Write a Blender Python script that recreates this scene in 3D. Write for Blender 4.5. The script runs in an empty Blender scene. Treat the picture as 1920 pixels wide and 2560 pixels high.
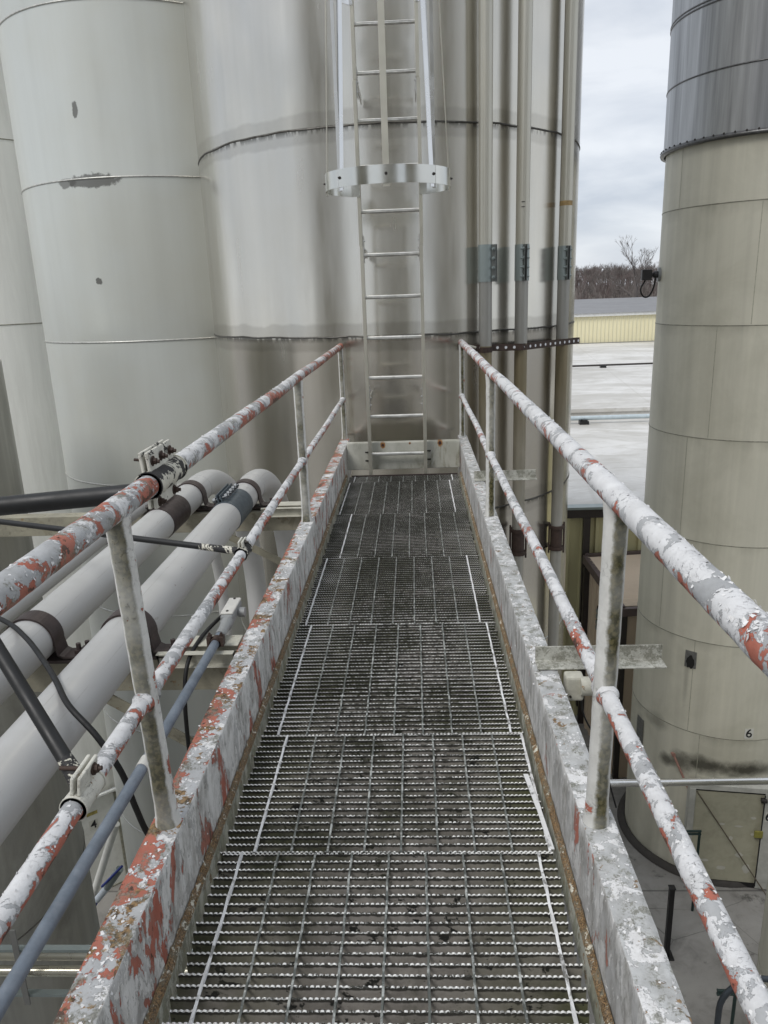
import bpy, math, random
from mathutils import Vector, Matrix, noise
R_ = math.radians
random.seed(7)
scn = bpy.context.scene
COL = scn.collection
pi = math.pi

# ------------------------------------------------------------------ camera
cd = bpy.data.cameras.new('camera')
cam = bpy.data.objects.new('camera', cd)
COL.objects.link(cam)
cd.sensor_fit = 'VERTICAL'; cd.sensor_height = 36.0; cd.lens = 36.0*1878/2560
cd.clip_start = 0.05; cd.clip_end = 2000
M = Matrix(((0.99871306, 0.02394757, 0.04470716), (0.03628484, 0.27850489, -0.95974915), (-0.03543483, 0.96013621, 0.27727753))).to_4x4()
M.translation = Vector((0.1, 0.0, 1.4))
cam.matrix_world = M
scn.camera = cam

# ------------------------------------------------------------------ view, world, sun
scn.view_settings.view_transform = 'Standard'; scn.view_settings.look = 'None'
scn.view_settings.exposure = 0.46; scn.view_settings.gamma = 1.0
SUN_EL, SUN_AZ = 50.0, 222.0       # azimuth clockwise from +Y
w = bpy.data.worlds.new('World'); scn.world = w; w.use_nodes = True
nt = w.node_tree; nt.nodes.clear()
def wn(t, **k):
    n = nt.nodes.new(t)
    for a, b in k.items(): setattr(n, a, b)
    return n
out = wn('ShaderNodeOutputWorld'); bg = wn('ShaderNodeBackground'); bg.inputs[1].default_value = 0.12
sky = wn('ShaderNodeTexSky', sky_type='NISHITA', sun_disc=False)
sky.sun_elevation = R_(SUN_EL); sky.sun_rotation = R_(SUN_AZ)
tc = wn('ShaderNodeTexCoord'); mp = wn('ShaderNodeMapping'); mp.inputs['Scale'].default_value = (1.3, 1.3, 5.5)
mp.inputs['Rotation'].default_value = (0.08, 0.13, 0)
no = wn('ShaderNodeTexNoise'); no.inputs['Scale'].default_value = 2.4; no.inputs['Detail'].default_value = 7
no.inputs['Roughness'].default_value = .5; no.inputs['Distortion'].default_value = .35
cr = wn('ShaderNodeValToRGB')
e = cr.color_ramp.elements
e[0].position = .38; e[0].color = (3.6, 3.9, 4.4, 1)
e[1].position = .60; e[1].color = (5.3, 5.5, 5.8, 1)
mx = wn('ShaderNodeMix', data_type='RGBA'); mx.inputs[0].default_value = .93
L = nt.links.new
L(tc.outputs['Generated'], mp.inputs[0]); L(mp.outputs[0], no.inputs[0]); L(no.outputs[0], cr.inputs[0])
L(sky.outputs[0], mx.inputs[6]); L(cr.outputs[0], mx.inputs[7]); L(mx.outputs[2], bg.inputs[0]); L(bg.outputs[0], out.inputs[0])
sd = bpy.data.lights.new('sun', 'SUN'); sd.energy = 1.5; sd.angle = R_(24); sd.color = (1, .97, .93)
sun = bpy.data.objects.new('sun', sd); COL.objects.link(sun)
az, el = R_(SUN_AZ), R_(SUN_EL)
dv = Vector((math.sin(az)*math.cos(el), math.cos(az)*math.cos(el), math.sin(el)))
sun.rotation_euler = dv.to_track_quat('Z', 'Y').to_euler()

# ------------------------------------------------------------------ node helpers
class G:
    """small node graph writer"""
    def __init__(s, name):
        s.m = bpy.data.materials.new(name); s.m.use_nodes = True
        s.t = s.m.node_tree; s.t.nodes.clear()
        s.out = s.t.nodes.new('ShaderNodeOutputMaterial')
        s.b = s.t.nodes.new('ShaderNodeBsdfPrincipled')
        s.t.links.new(s.b.outputs[0], s.out.inputs[0])
        s._c = None
    def put(s, sock, v):
        if isinstance(v, bpy.types.NodeSocket): s.t.links.new(v, sock)
        elif v is not None:
            if isinstance(v, tuple) and len(v) == 3 and sock.type == 'RGBA': v = v + (1,)
            sock.default_value = v
    def n(s, t, **k):
        x = s.t.nodes.new(t)
        for a, b in k.items(): setattr(x, a, b)
        return x
    def coord(s, scale=(1, 1, 1), off=(0, 0, 0), rot=(0, 0, 0)):
        if s._c is None:
            tcn = s.n('ShaderNodeTexCoord'); oi = s.n('ShaderNodeObjectInfo')
            ad = s.n('ShaderNodeVectorMath', operation='MULTIPLY_ADD')
            s.t.links.new(oi.outputs['Location'], ad.inputs[0]); ad.inputs[1].default_value = (1.37, 1.37, 1.37)
            s.t.links.new(tcn.outputs['Object'], ad.inputs[2])
            s._c = ad.outputs[0]
        m = s.n('ShaderNodeMapping'); m.inputs['Scale'].default_value = scale
        m.inputs['Location'].default_value = off; m.inputs['Rotation'].default_value = rot
        s.t.links.new(s._c, m.inputs[0]); return m.outputs[0]
    def noise(s, sc, det=5, ro=.55, dist=0, scale=(1, 1, 1), off=(0, 0, 0)):
        x = s.n('ShaderNodeTexNoise'); s.t.links.new(s.coord(scale, off), x.inputs[0])
        x.inputs['Scale'].default_value = sc; x.inputs['Detail'].default_value = det
        x.inputs['Roughness'].default_value = ro; x.inputs['Distortion'].default_value = dist
        return x.outputs[0]
    def cracks(s, sc, width, scale=(1, 1, 1)):
        x = s.n('ShaderNodeTexVoronoi', feature='DISTANCE_TO_EDGE')
        wv = s.n('ShaderNodeVectorMath', operation='MULTIPLY_ADD')
        nn = s.n('ShaderNodeTexNoise'); s.t.links.new(s.coord(scale), nn.inputs[0]); nn.inputs['Scale'].default_value = sc*1.6; nn.inputs['Detail'].default_value = 4
        s.t.links.new(nn.outputs[1], wv.inputs[0]); wv.inputs[1].default_value = (.14, .14, .14); s.t.links.new(s.coord(scale), wv.inputs[2])
        s.t.links.new(wv.outputs[0], x.inputs[0]); x.inputs['Scale'].default_value = sc
        return s.ramp(x.outputs[0], width, 0)
    def ramp(s, v, a, b, lo=0., hi=1.):
        """maps a..b to lo..hi, clamped (a may be > b)"""
        x = s.n('ShaderNodeMapRange'); x.clamp = True
        s.put(x.inputs[0], v)
        if a > b: a, b, lo, hi = b, a, hi, lo
        for i, q in ((1, a), (2, b), (3, lo), (4, hi)): s.put(x.inputs[i], q)
        return x.outputs[0]
    def math(s, op, a, b=None, c=None):
        x = s.n('ShaderNodeMath', operation=op)
        for i, q in enumerate((a, b, c)):
            if q is not None: s.put(x.inputs[i], q)
        return x.outputs[0]
    def mix(s, f, a, b):
        x = s.n('ShaderNodeMix', data_type='RGBA'); s.put(x.inputs[0], f); s.put(x.inputs[6], a); s.put(x.inputs[7], b)
        return x.outputs[2]
    def mul(s, f, a, b):
        x = s.n('ShaderNodeMix', data_type='RGBA', blend_type='MULTIPLY'); s.put(x.inputs[0], f); s.put(x.inputs[6], a); s.put(x.inputs[7], b)
        return x.outputs[2]
    def bump(s, h, strength=.5, dist=.002):
        x = s.n('ShaderNodeBump'); x.inputs['Strength'].default_value = strength; x.inputs['Distance'].default_value = dist
        s.put(x.inputs['Height'], h); s.t.links.new(x.outputs[0], s.b.inputs['Normal']); return x
    def obj(s, axis=2):
        tcn = s.n('ShaderNodeTexCoord'); sp = s.n('ShaderNodeSeparateXYZ'); s.t.links.new(tcn.outputs['Object'], sp.inputs[0]); return sp.outputs[axis]
    def ndot(s, v):
        g = s.n('ShaderNodeNewGeometry'); d = s.n('ShaderNodeVectorMath', operation='DOT_PRODUCT')
        s.t.links.new(g.outputs['Normal'], d.inputs[0]); d.inputs[1].default_value = Vector(v).normalized(); return d.outputs['Value']
    def pb(s, col=None, rough=None, metal=None, **k):
        if col is not None: s.put(s.b.inputs['Base Color'], col)
        if rough is not None: s.put(s.b.inputs['Roughness'], rough)
        if metal is not None: s.put(s.b.inputs['Metallic'], metal)
        for a, v in k.items(): s.put(s.b.inputs[a.replace('_', ' ')], v)
        return s.m

WHITE = (.72, .725, .735); GREY = (.40, .41, .42); RED = (.44, .145, .10); BROWN = (.075, .035, .03); OLIVE = (.075, .075, .035)

def peel(name, tw, tr, sc=9, stretch=(1, 1, 1), grime=.25, moss=None, rust=0, ygrad=None, white=WHITE, grey=GREY, under=None, lichen=0, xgrad=None):
    """several paint coats flaking off: white over grey over red primer over brown rust"""
    g = G(name)
    a = g.noise(sc, 9, .62, .7, stretch, (3.1, 7.7, 1.3))
    b = g.noise(sc*.8, 9, .63, .5, stretch, (11.3, 2.9, 5.1))
    fine = g.noise(sc*9, 6, .65, .2, stretch)
    def chips(k, st):
        vo = g.n('ShaderNodeTexVoronoi'); wv = g.n('ShaderNodeVectorMath', operation='MULTIPLY_ADD'); n3 = g.n('ShaderNodeTexNoise')
        g.t.links.new(g.coord(st), n3.inputs[0]); n3.inputs['Scale'].default_value = k*1.5; n3.inputs['Detail'].default_value = 3
        g.t.links.new(n3.outputs[1], wv.inputs[0]); wv.inputs[1].default_value = (.9/k,)*3; g.t.links.new(g.coord(st), wv.inputs[2])
        g.t.links.new(wv.outputs[0], vo.inputs[0]); vo.inputs['Scale'].default_value = k
        sp = g.n('ShaderNodeSeparateColor'); g.t.links.new(vo.outputs['Color'], sp.inputs[0]); return sp.outputs[0], sp.outputs[1]
    c1, c2 = chips(sc*6, stretch)
    a = g.math('MULTIPLY_ADD', g.math('SUBTRACT', fine, .5), .13, g.math('MULTIPLY_ADD', g.math('SUBTRACT', c1, .5), .085, a))
    b = g.math('MULTIPLY_ADD', g.math('SUBTRACT', fine, .5), -.12, g.math('MULTIPLY_ADD', g.math('SUBTRACT', c2, .5), .07, b))
    if ygrad:                       # red primer shows more towards one end
        b = g.math('ADD', b, g.ramp(g.obj(1), ygrad[0], ygrad[1], 0, ygrad[2]))
    if xgrad: b = g.math('ADD', b, g.ramp(g.obj(0), xgrad[0], xgrad[1], 0, xgrad[2]))
    if under:                       # primer bare on one side of the member
        b = g.math('ADD', b, g.ramp(g.ndot(under[0]), under[1], 1, 0, under[2]))
    mw = g.ramp(a, tw, tw+.006)
    mr = g.ramp(b, tr, tr+.006)
    mg = g.ramp(b, tr-.035, tr-.03)
    mb = g.ramp(g.math('MULTIPLY_ADD', g.math('SUBTRACT', a, .5), -.5, b), tr+.12, tr+.126)
    wh = g.mix(g.ramp(g.noise(sc*2.2, 5), .35, .7), tuple(c*.88 for c in white), white)
    gr = g.mix(g.ramp(g.noise(sc*1.3, 5, off=(9, 9, 9)), .35, .7), tuple(c*.82 for c in grey), tuple(min(1, c*1.15) for c in grey))
    rd = g.mix(g.ramp(g.noise(sc*2.1, 6, off=(4, 9, 2)), .35, .65), tuple(c*.78 for c in RED), RED)
    mw2 = g.math('MULTIPLY', mw, g.math('SUBTRACT', 1, mg))
    col = g.mix(mw2, gr, wh)
    col = g.mix(mr, col, rd)
    br = g.mix(g.ramp(g.noise(sc*5, 5, off=(1, 5, 2)), .4, .7), BROWN, (.16, .08, .045))
    col = g.mix(mb, col, br)
    ck = g.math('MULTIPLY', g.cracks(sc*1.9, .012, stretch), g.math('MULTIPLY', mw2, g.ramp(g.noise(sc*.9, 3, off=(2, 2, 2)), .5, .62)))
    col = g.mix(g.math('MULTIPLY', ck, .65), col, (.13, .12, .11))
    if rust:
        mrs = g.ramp(g.math('MULTIPLY_ADD', fine, .25, g.noise(sc*1.5, 8, .7, .4, off=(5, 1, 8))), .77-rust, .80-rust)
        rc = g.mix(g.ramp(fine, .42, .58), (.055, .035, .018), (.30, .19, .09))
        col = g.mix(mrs, col, rc)
    if lichen:
        ml = g.ramp(g.math('MULTIPLY_ADD', g.noise(sc*14, 4), .35, g.noise(sc*1.8, 6, .7, off=(8, 3, 3))), .86-lichen, .95-lichen)
        col = g.mix(g.math('MULTIPLY', ml, .75), col, g.mix(g.ramp(g.noise(sc*20, 3), .4, .6), (.09, .09, .06), (.24, .24, .20)))
    gm = g.math('MULTIPLY', g.ramp(g.noise(sc*1.3, 9, .74, off=(6, 6, 1), scale=stretch), .43, .66), grime)
    col = g.mix(gm, col, (.17, .16, .135))
    if moss:
        d = g.ramp(g.math('MULTIPLY_ADD', g.math('SUBTRACT', g.noise(45, 6, .7), .5), .42, g.ndot(moss[0])), moss[1], moss[1]+.16)
        patch = g.ramp(g.noise(5, 4, .6, off=(2, 8, 4)), .32, .6, .45, 1)
        mc = g.mix(g.ramp(g.noise(90, 4), .42, .6), (.035, .034, .010), (.13, .115, .055))
        col = g.mix(g.math('MULTIPLY', g.math('MULTIPLY', d, patch), moss[2]), col, mc)
    h = g.math('ADD', g.math('MULTIPLY', mw2, .45), g.math('MULTIPLY', g.math('SUBTRACT', 1, mr), .4))
    h = g.math('SUBTRACT', g.math('ADD', h, g.math('MULTIPLY', fine, .35)), g.math('ADD', g.math('MULTIPLY', ck, .5), g.math('MULTIPLY', mb, .3)))
    g.bump(h, .9, .0035)
    return g.pb(col, g.mix(mw2, (.62,)*3, (.5,)*3), 0, Specular_IOR_Level=.35)

def plain(name, col, rough=.5, metal=0., var=.15, sc=6, bump=.0, stretch=(1, 1, 1), dirt=0, dirtcol=(.06, .055, .045), dsc=3):
    g = G(name)
    v = g.ramp(g.noise(sc, 6, .6, scale=stretch), .3, .7)
    c = g.mix(v, tuple(x*(1-var) for x in col), tuple(min(1, x*(1+var*.6)) for x in col))
    if dirt:
        c = g.mix(g.math('MULTIPLY', g.ramp(g.noise(dsc, 8, .68, .4, stretch, (3, 3, 8)), .45, .72), dirt), c, dirtcol)
    if bump: g.bump(g.noise(sc*8, 5, .6), bump, .002)
    return g.pb(c, g.ramp(g.noise(sc*2, 5, off=(7, 7, 7)), .3, .7, max(0, rough-.07), min(1, rough+.07)), metal)

def steel(name, col, rough, aniso=0., metal=1., streak=.12, seams=(), stain=.0, blot=0, rot=0.25, patches=()):
    """brushed stainless shell with rain streaks, weld stains at given heights"""
    g = G(name)
    st = g.noise(2.2, 6, .6, .1, (3.0, 3.0, .10))
    c = g.mix(g.ramp(st, .3, .7), tuple(x*(1-streak) for x in col), tuple(min(1, x*(1+streak)) for x in col))
    c = g.mix(g.math('MULTIPLY', g.ramp(g.noise(.9, 5, .6), .4, .65), .35), c, tuple(x*y for x, y in zip(col, (.92, .88, .80))))
    z = g.obj(2)
    for zs, up, lo, amt in seams:       # soft brown tide mark above / below each weld
        wob = g.math('MULTIPLY_ADD', g.math('SUBTRACT', g.noise(3.5, 5, .6), .5), .10, z)
        band = g.math('MULTIPLY', g.ramp(wob, zs+up, zs+up*.80), g.ramp(wob, zs-lo, zs-lo*.8))
        c = g.mix(g.math('MULTIPLY', band, amt), c, (.20, .185, .155))
        drip = g.math('MULTIPLY', g.ramp(z, zs-.05, zs), g.math('MULTIPLY', g.ramp(z, zs+.012, zs), g.ramp(g.noise(26, 5, .6, scale=(1, 1, .25)), .42, .5)))
        c = g.mix(g.math('MULTIPLY', drip, .85), c, (.03, .028, .025))
    for (px, py, pz, rx, rz, amt) in patches:
        tcn = g.n('ShaderNodeTexCoord'); sb = g.n('ShaderNodeVectorMath', operation='SUBTRACT'); sb.inputs[1].default_value = (px, py, pz)
        g.t.links.new(tcn.outputs['Object'], sb.inputs[0])
        ml = g.n('ShaderNodeVectorMath', operation='MULTIPLY'); ml.inputs[1].default_value = (1/rx, 1/rx, 1/rz); g.t.links.new(sb.outputs[0], ml.inputs[0])
        ln = g.n('ShaderNodeVectorMath', operation='LENGTH'); g.t.links.new(ml.outputs[0], ln.inputs[0])
        f = g.math('MULTIPLY_ADD', g.math('SUBTRACT', g.noise(14, 6, .65), .5), 1.6, ln.outputs['Value'])
        c = g.mix(g.math('MULTIPLY', g.ramp(f, 1, .8), amt), c, (.085, .083, .075))
    if stain: c = g.mix(g.math('MULTIPLY', g.ramp(g.noise(1.4, 8, .7, .6, (1, 1, .5), (4, 1, 7)), .46, .7), stain), c, (.10, .10, .085))
    r = g.ramp(g.noise(3, 6, .6, 0, (2, 2, .3), (1, 1, 1)), .3, .7, rough-.06, rough+.08)
    if aniso:
        tg = g.n('ShaderNodeTangent', direction_type='RADIAL', axis='Z'); g.t.links.new(tg.outputs[0], g.b.inputs['Tangent'])
        g.b.inputs['Anisotropic'].default_value = aniso; g.b.inputs['Anisotropic Rotation'].default_value = rot
    h = g.math('ADD', g.math('MULTIPLY', g.noise(.9, 3, .5, 0, (1, 1, .35)), 1.0), g.math('MULTIPLY', g.noise(60, 2, .5, 0, (.15, .15, 4)), .0))
    g.bump(h, .16, .03)
    return g.pb(c, r, metal)

# ------------------------------------------------------------------ mesh helpers
class MB:
    def __init__(s): s.v = []; s.f = []; s.m = []; s.sm = []
    def add(s, vs, fs, mi=0, smooth=False, T=None):
        o = len(s.v)
        if T is not None: vs = [tuple(T @ Vector(q)) for q in vs]
        s.v += [tuple(q) for q in vs]
        for f in fs: s.f.append(tuple(i+o for i in f)); s.m.append(mi); s.sm.append(smooth)
        return s
    def box(s, c, d, mi=0, T=None, rot=None):
        x, y, z = (k/2 for k in d)
        vs = [Vector((a*x, b*y, e*z)) for a in (-1, 1) for b in (-1, 1) for e in (-1, 1)]
        if rot: vs = [Matrix.Rotation(rot[1], 3, rot[0]) @ q for q in vs]
        vs = [q+Vector(c) for q in vs]
        return s.add(vs, [(0, 1, 3, 2), (4, 6, 7, 5), (0, 4, 5, 1), (2, 3, 7, 6), (0, 2, 6, 4), (1, 5, 7, 3)], mi, False, T)
    def tube(s, pts, r, seg=16, mi=0, caps=True, T=None, wall=0):
        pts = [Vector(p) for p in pts]
        if not isinstance(r, (list, tuple)): r = [r]*len(pts)
        t0 = (pts[1]-pts[0]).normalized()
        u = t0.orthogonal().normalized()
        vs = []; fs = []
        for i, p in enumerate(pts):
            t = (pts[min(i+1, len(pts)-1)]-pts[max(i-1, 0)]).normalized()
            u = (u - t*u.dot(t)).normalized(); v = t.cross(u)
            for k in range(seg):
                a = 2*pi*k/seg; vs.append(p+(u*math.cos(a)+v*math.sin(a))*r[i])
        n = len(pts)
        for i in range(n-1):
            for k in range(seg):
                a = i*seg+k; b = i*seg+(k+1) % seg
                fs.append((a, b, b+seg, a+seg))
        s.add(vs, fs, mi, True, T)
        if caps:
            s.add(vs[:seg], [tuple(reversed(range(seg)))], mi, False, T); s.add(vs[-seg:], [tuple(range(seg))], mi, False, T)
        return s
    def hexa(s, c, ax, r, h, mi=0, T=None, n=6):
        c = Vector(c); ax = Vector(ax).normalized(); u = ax.orthogonal().normalized(); v = ax.cross(u)
        vs = [c+(u*math.cos(2*pi*k/n)+v*math.sin(2*pi*k/n))*r+ax*q for q in (0, h) for k in range(n)]
        fs = [tuple(reversed(range(n))), tuple(range(n, 2*n))]+[(k, (k+1) % n, n+(k+1) % n, n+k) for k in range(n)]
        return s.add(vs, fs, mi, False, T)
    def bolt(s, c, ax, r=.009, mi=0):
        c = Vector(c); ax = Vector(ax).normalized()
        s.hexa(c, ax, r*1.45, .0025, mi, n=14); s.hexa(c+ax*.0025, ax, r, r*.9, mi); s.hexa(c+ax*(.0025+r*.9), ax, r*.52, r*.8, mi, n=10)
        return s
    def prism(s, prof, p0, p1, xa, za, mi=0, closed=True):
        """2-D profile (a,b) -> a*xa + b*za swept from p0 to p1"""
        p0, p1, xa, za = map(Vector, (p0, p1, xa, za)); n = len(prof)
        vs = [p+xa*a+za*b for p in (p0, p1) for a, b in prof]
        fs = [(k, (k+1) % n, n+(k+1) % n, n+k) for k in range(n if closed else n-1)]
        if closed: fs += [tuple(reversed(range(n))), tuple(range(n, 2*n))]
        return s.add(vs, fs, mi)
    def lathe(s, prof, c, seg=128, a0=0, a1=2*pi, mi=0, smooth=True):
        full = abs(a1-a0-2*pi) < 1e-6; n = seg if full else seg+1; vs = []; fs = []
        for r, z in prof:
            for k in range(n):
                a = a0+(a1-a0)*k/seg; vs.append((c[0]+r*math.cos(a), c[1]+r*math.sin(a), z))
        for i in range(len(prof)-1):
            for k in range(seg):
                b = (k+1) % n if full else k+1
                fs.append((i*n+k, i*n+b, (i+1)*n+b, (i+1)*n+k))
        return s.add(vs, fs, mi, smooth)
    def build(s, name, mats, parent=None, bevel=0, label=None, root=None):
        me = bpy.data.meshes.new(name); off = Vector(parent.matrix_world.translation) if parent is not None and root is None else Vector(root or (0, 0, 0))
        if parent is not None: off = Vector(ORG.get(parent.name, (0, 0, 0)))
        me.from_pydata([tuple(Vector(q)-off) for q in s.v], [], s.f)
        for m in (mats if isinstance(mats, (list, tuple)) else [mats]): me.materials.append(m)
        me.polygons.foreach_set('material_index', s.m); me.polygons.foreach_set('use_smooth', s.sm); me.update()
        o = bpy.data.objects.new(name, me); COL.objects.link(o)
        if parent is not None: o.parent = parent; ORG[o.name] = tuple(off)
        else: o.location = off; ORG[o.name] = tuple(off)
        if bevel:
            b = o.modifiers.new('bevel', 'BEVEL'); b.width = bevel; b.segments = 2; b.limit_method = 'ANGLE'; b.angle_limit = R_(40)
        if label: o['label'] = label
        return o
ORG = {}
def thing(name, label, cat, loc, group=None):
    o = bpy.data.objects.new(name, None); COL.objects.link(o); o.location = loc; o.empty_display_size = .2
    ORG[o.name] = tuple(loc); o['label'] = label; o['category'] = cat
    if group: o['group'] = group
    return o
def tag(o, label, cat, group=None, kind=None):
    if label: o['label'] = label
    if cat: o['category'] = cat
    if group: o['group'] = group
    if kind: o['kind'] = kind
    return o
def struct(o): o['kind'] = 'structure'; return o
def vlerp(a, b, t): return tuple(x+(y-x)*t for x, y in zip(a, b))
def arc(c, e1, e2, r, a0, a1, n=12):
    c, e1, e2 = Vector(c), Vector(e1), Vector(e2)
    return [tuple(c+e1*r*math.cos(a0+(a1-a0)*k/n)+e2*r*math.sin(a0+(a1-a0)*k/n)) for k in range(n+1)]
def textmesh(txt, size, name, mat, parent, Mx, thick=.001, bold=.02):
    cu = bpy.data.curves.new('digit', 'FONT'); cu.body = txt; cu.size = size; cu.extrude = thick; cu.offset = .0022; cu.align_x = 'CENTER'; cu.align_y = 'CENTER'
    to = bpy.data.objects.new('digit', cu); me = bpy.data.meshes.new_from_object(to); me.name = name
    bpy.data.objects.remove(to)
    off = Vector(ORG[parent.name]); me.transform(Matrix.Translation(-off) @ Mx); me.materials.append(mat)
    o = bpy.data.objects.new(name, me); COL.objects.link(o); o.parent = parent; ORG[o.name] = tuple(off); return o

# ------------------------------------------------------------------ materials
GZ = -7.9
M_rail_l = peel('peeling paint left rail', .47, .575, 11, under=((.75, -.2, -.35), .35, .12), ygrad=(.1, 3.4, .09), grime=.3, lichen=.15)
M_rail_lm = peel('peeling paint left middle rail', .46, .60, 13, under=((.75, -.2, -.5), .25, .15), grime=.18)
M_rail_r = peel('peeling paint right rail', .42, .635, 12, under=((-.75, -.2, -.6), .35, .11), ygrad=(-.6, .9, .05), grime=.15)
M_rail_rm = peel('peeling paint right middle rail', .44, .615, 13, under=((-.75, -.2, -.5), .3, .13), grime=.2)
M_post_l = peel('mossy white post paint', .30, .67, 10, moss=((.05, -1, .0), .64, .92), grime=.15, white=(.76, .76, .73), grey=(.62, .62, .59), under=((1, .1, 0), .75, .11))
M_post_r = peel('mossy white post paint right', .30, .68, 10, under=((1, .15, 0), .6, .10), moss=((.20, -1, .0), .76, 1.0), grime=.22, white=(.68, .68, .65), grey=(.54, .54, .51))
M_web = peel('streaked flaking web paint', .43, .578, 13, stretch=(1, 1, .40), grime=.7, white=(.76, .76, .74), grey=(.50, .50, .49))
M_web_r = peel('streaked grey web paint', .48, .63, 15, stretch=(1, 1, .40), grime=.75, white=(.64, .64, .63), grey=(.44, .44, .435))
M_fl_l = peel('flaking flange paint left', .54, .575, 10, grime=.2, rust=.10, lichen=.16, grey=(.46, .47, .48), xgrad=(-.505, -.55, .13), white=(.78, .78, .78))
M_fl_r = peel('weathered flange paint right', .53, .665, 14, grime=.35, rust=.03, lichen=.17, grey=(.48, .49, .49), white=(.78, .78, .78))
M_ledge = peel('rusty mossy ledge', .53, .70, 30, grime=.4, rust=.205, grey=(.15, .12, .07), white=(.70, .68, .58), lichen=.12)
M_ledge2 = peel('mossy ledge side', .50, .74, 20, stretch=(1, 1, .3), grime=.6, rust=.05, grey=(.30, .31, .24), white=(.52, .53, .46), lichen=.15)
M_plate = peel('cream end plate', .30, .75, 8, grime=.55, white=(.50, .50, .44), grey=(.42, .42, .37), rust=-.03, stretch=(1, 1, .5))
M_cream = peel('dirty cream steel', .30, .72, 9, grime=.45, white=(.55, .54, .46), grey=(.46, .45, .38), rust=-.02)
M_beam = peel('stained cream beam', .38, .74, 6, grime=.55, white=(.36, .34, .26), grey=(.28, .26, .19), rust=.02)
M_angle = peel('mossy angle iron', .38, .69, 12, grime=.55, white=(.50, .50, .45), grey=(.36, .36, .31), lichen=.22)
def pipe_mat(name, col):
    g = G(name); c = g.mix(g.ramp(g.noise(3, 6, .6, scale=(1, .25, 1)), .3, .7), tuple(x*.93 for x in col), col)
    c = g.mix(g.math('MULTIPLY', g.ramp(g.ndot((-.1, 0, 1)), .75, 1.0), g.ramp(g.noise(9, 6, .65), .4, .7, 0, .18)), c, (.25, .24, .20))
    c = g.mix(g.math('MULTIPLY', g.ramp(g.noise(30, 5, .7, off=(3, 3, 3), scale=(1, .3, 1)), .66, .7), .35), c, (.2, .17, .14))
    ln = g.math('MULTIPLY', g.ramp(g.math('ABSOLUTE', g.math('SUBTRACT', g.ndot((.42, 0, .9)), .93)), .010, .003), g.ramp(g.noise(16, 6, .7, 0, (1, .25, 1), (5, 5, 5)), .44, .6))
    c = g.mix(g.math('MULTIPLY', ln, .45), c, (.28, .27, .25))
    c = g.mix(g.ramp(g.noise(38, 4, .6, 0, (1, .5, 1), (1, 7, 2)), .70, .73, 0, .5), c, (.16, .10, .07))
    g.bump(g.noise(5, 4, .6, 0, (1, .3, 1)), .25, .006)
    return g.pb(c, .4, 0.1)
M_pipe = pipe_mat('pale grey painted pipe', (.52, .52, .51))
M_darksleeve = plain('brown painted coupling', (.055, .040, .038), .5, .2, .3, 20)
M_bluesleeve = plain('blue grey coupling', (.10, .125, .145), .45, .5, .2, 20)
M_bluebolt = plain('grey bolts', (.16, .17, .18), .45, .7, .2, 40)
M_black = plain('black painted pipe', (.009, .0095, .010), .5, 0, .4, 12, bump=.15)
M_blackpeel = peel('white flaking off black', .50, .9, 16, grime=.1, white=(.66, .64, .55), grey=(.025, .025, .027))
M_whiteclamp = peel('white clamp paint', .37, .80, 14, grime=.2, white=(.68, .67, .60), grey=(.03, .03, .03), rust=.02)
M_rubber = plain('black cable', (.004, .004, .0045), .6, 0, .2, 30)
M_conduit = plain('blue grey galvanised conduit', (.19, .225, .27), .55, .35, .22, 18, bump=.2, dirt=.25, dirtcol=(.4, .42, .45), dsc=30)
M_fit = plain('grey cast fitting', (.30, .31, .31), .5, .2, .2, 20, bump=.3)
M_fitlid = plain('pale fitting lid', (.62, .61, .57), .5, 0, .12, 20)
M_alum = plain('aluminium ladder', (.60, .58, .50), .36, .8, .05, 3, stretch=(1, 1, .2))
M_alum2 = plain('bright aluminium', (.78, .78, .77), .24, 1, .04, 3, stretch=(1, 1, .2))
M_hoop = plain('rolled aluminium hoop', (.68, .675, .63), .20, 1, .04, 3)
M_rung = plain('grooved aluminium rung', (.66, .66, .63), .36, .8, .12, 20, dirt=.35, dsc=14)
M_bolt = plain('dark bolt', (.06, .055, .05), .5, .6, .3, 40)
M_zinc = plain('zinc coupling', (.30, .345, .34), .42, .6, .06, 4)
M_rustbrown = plain('rusty brown steel', (.055, .034, .026), .7, .1, .4, 20, bump=.3)
M_orange = plain('rust smear', (.42, .20, .06), .7, 0, .4, 20)

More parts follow.
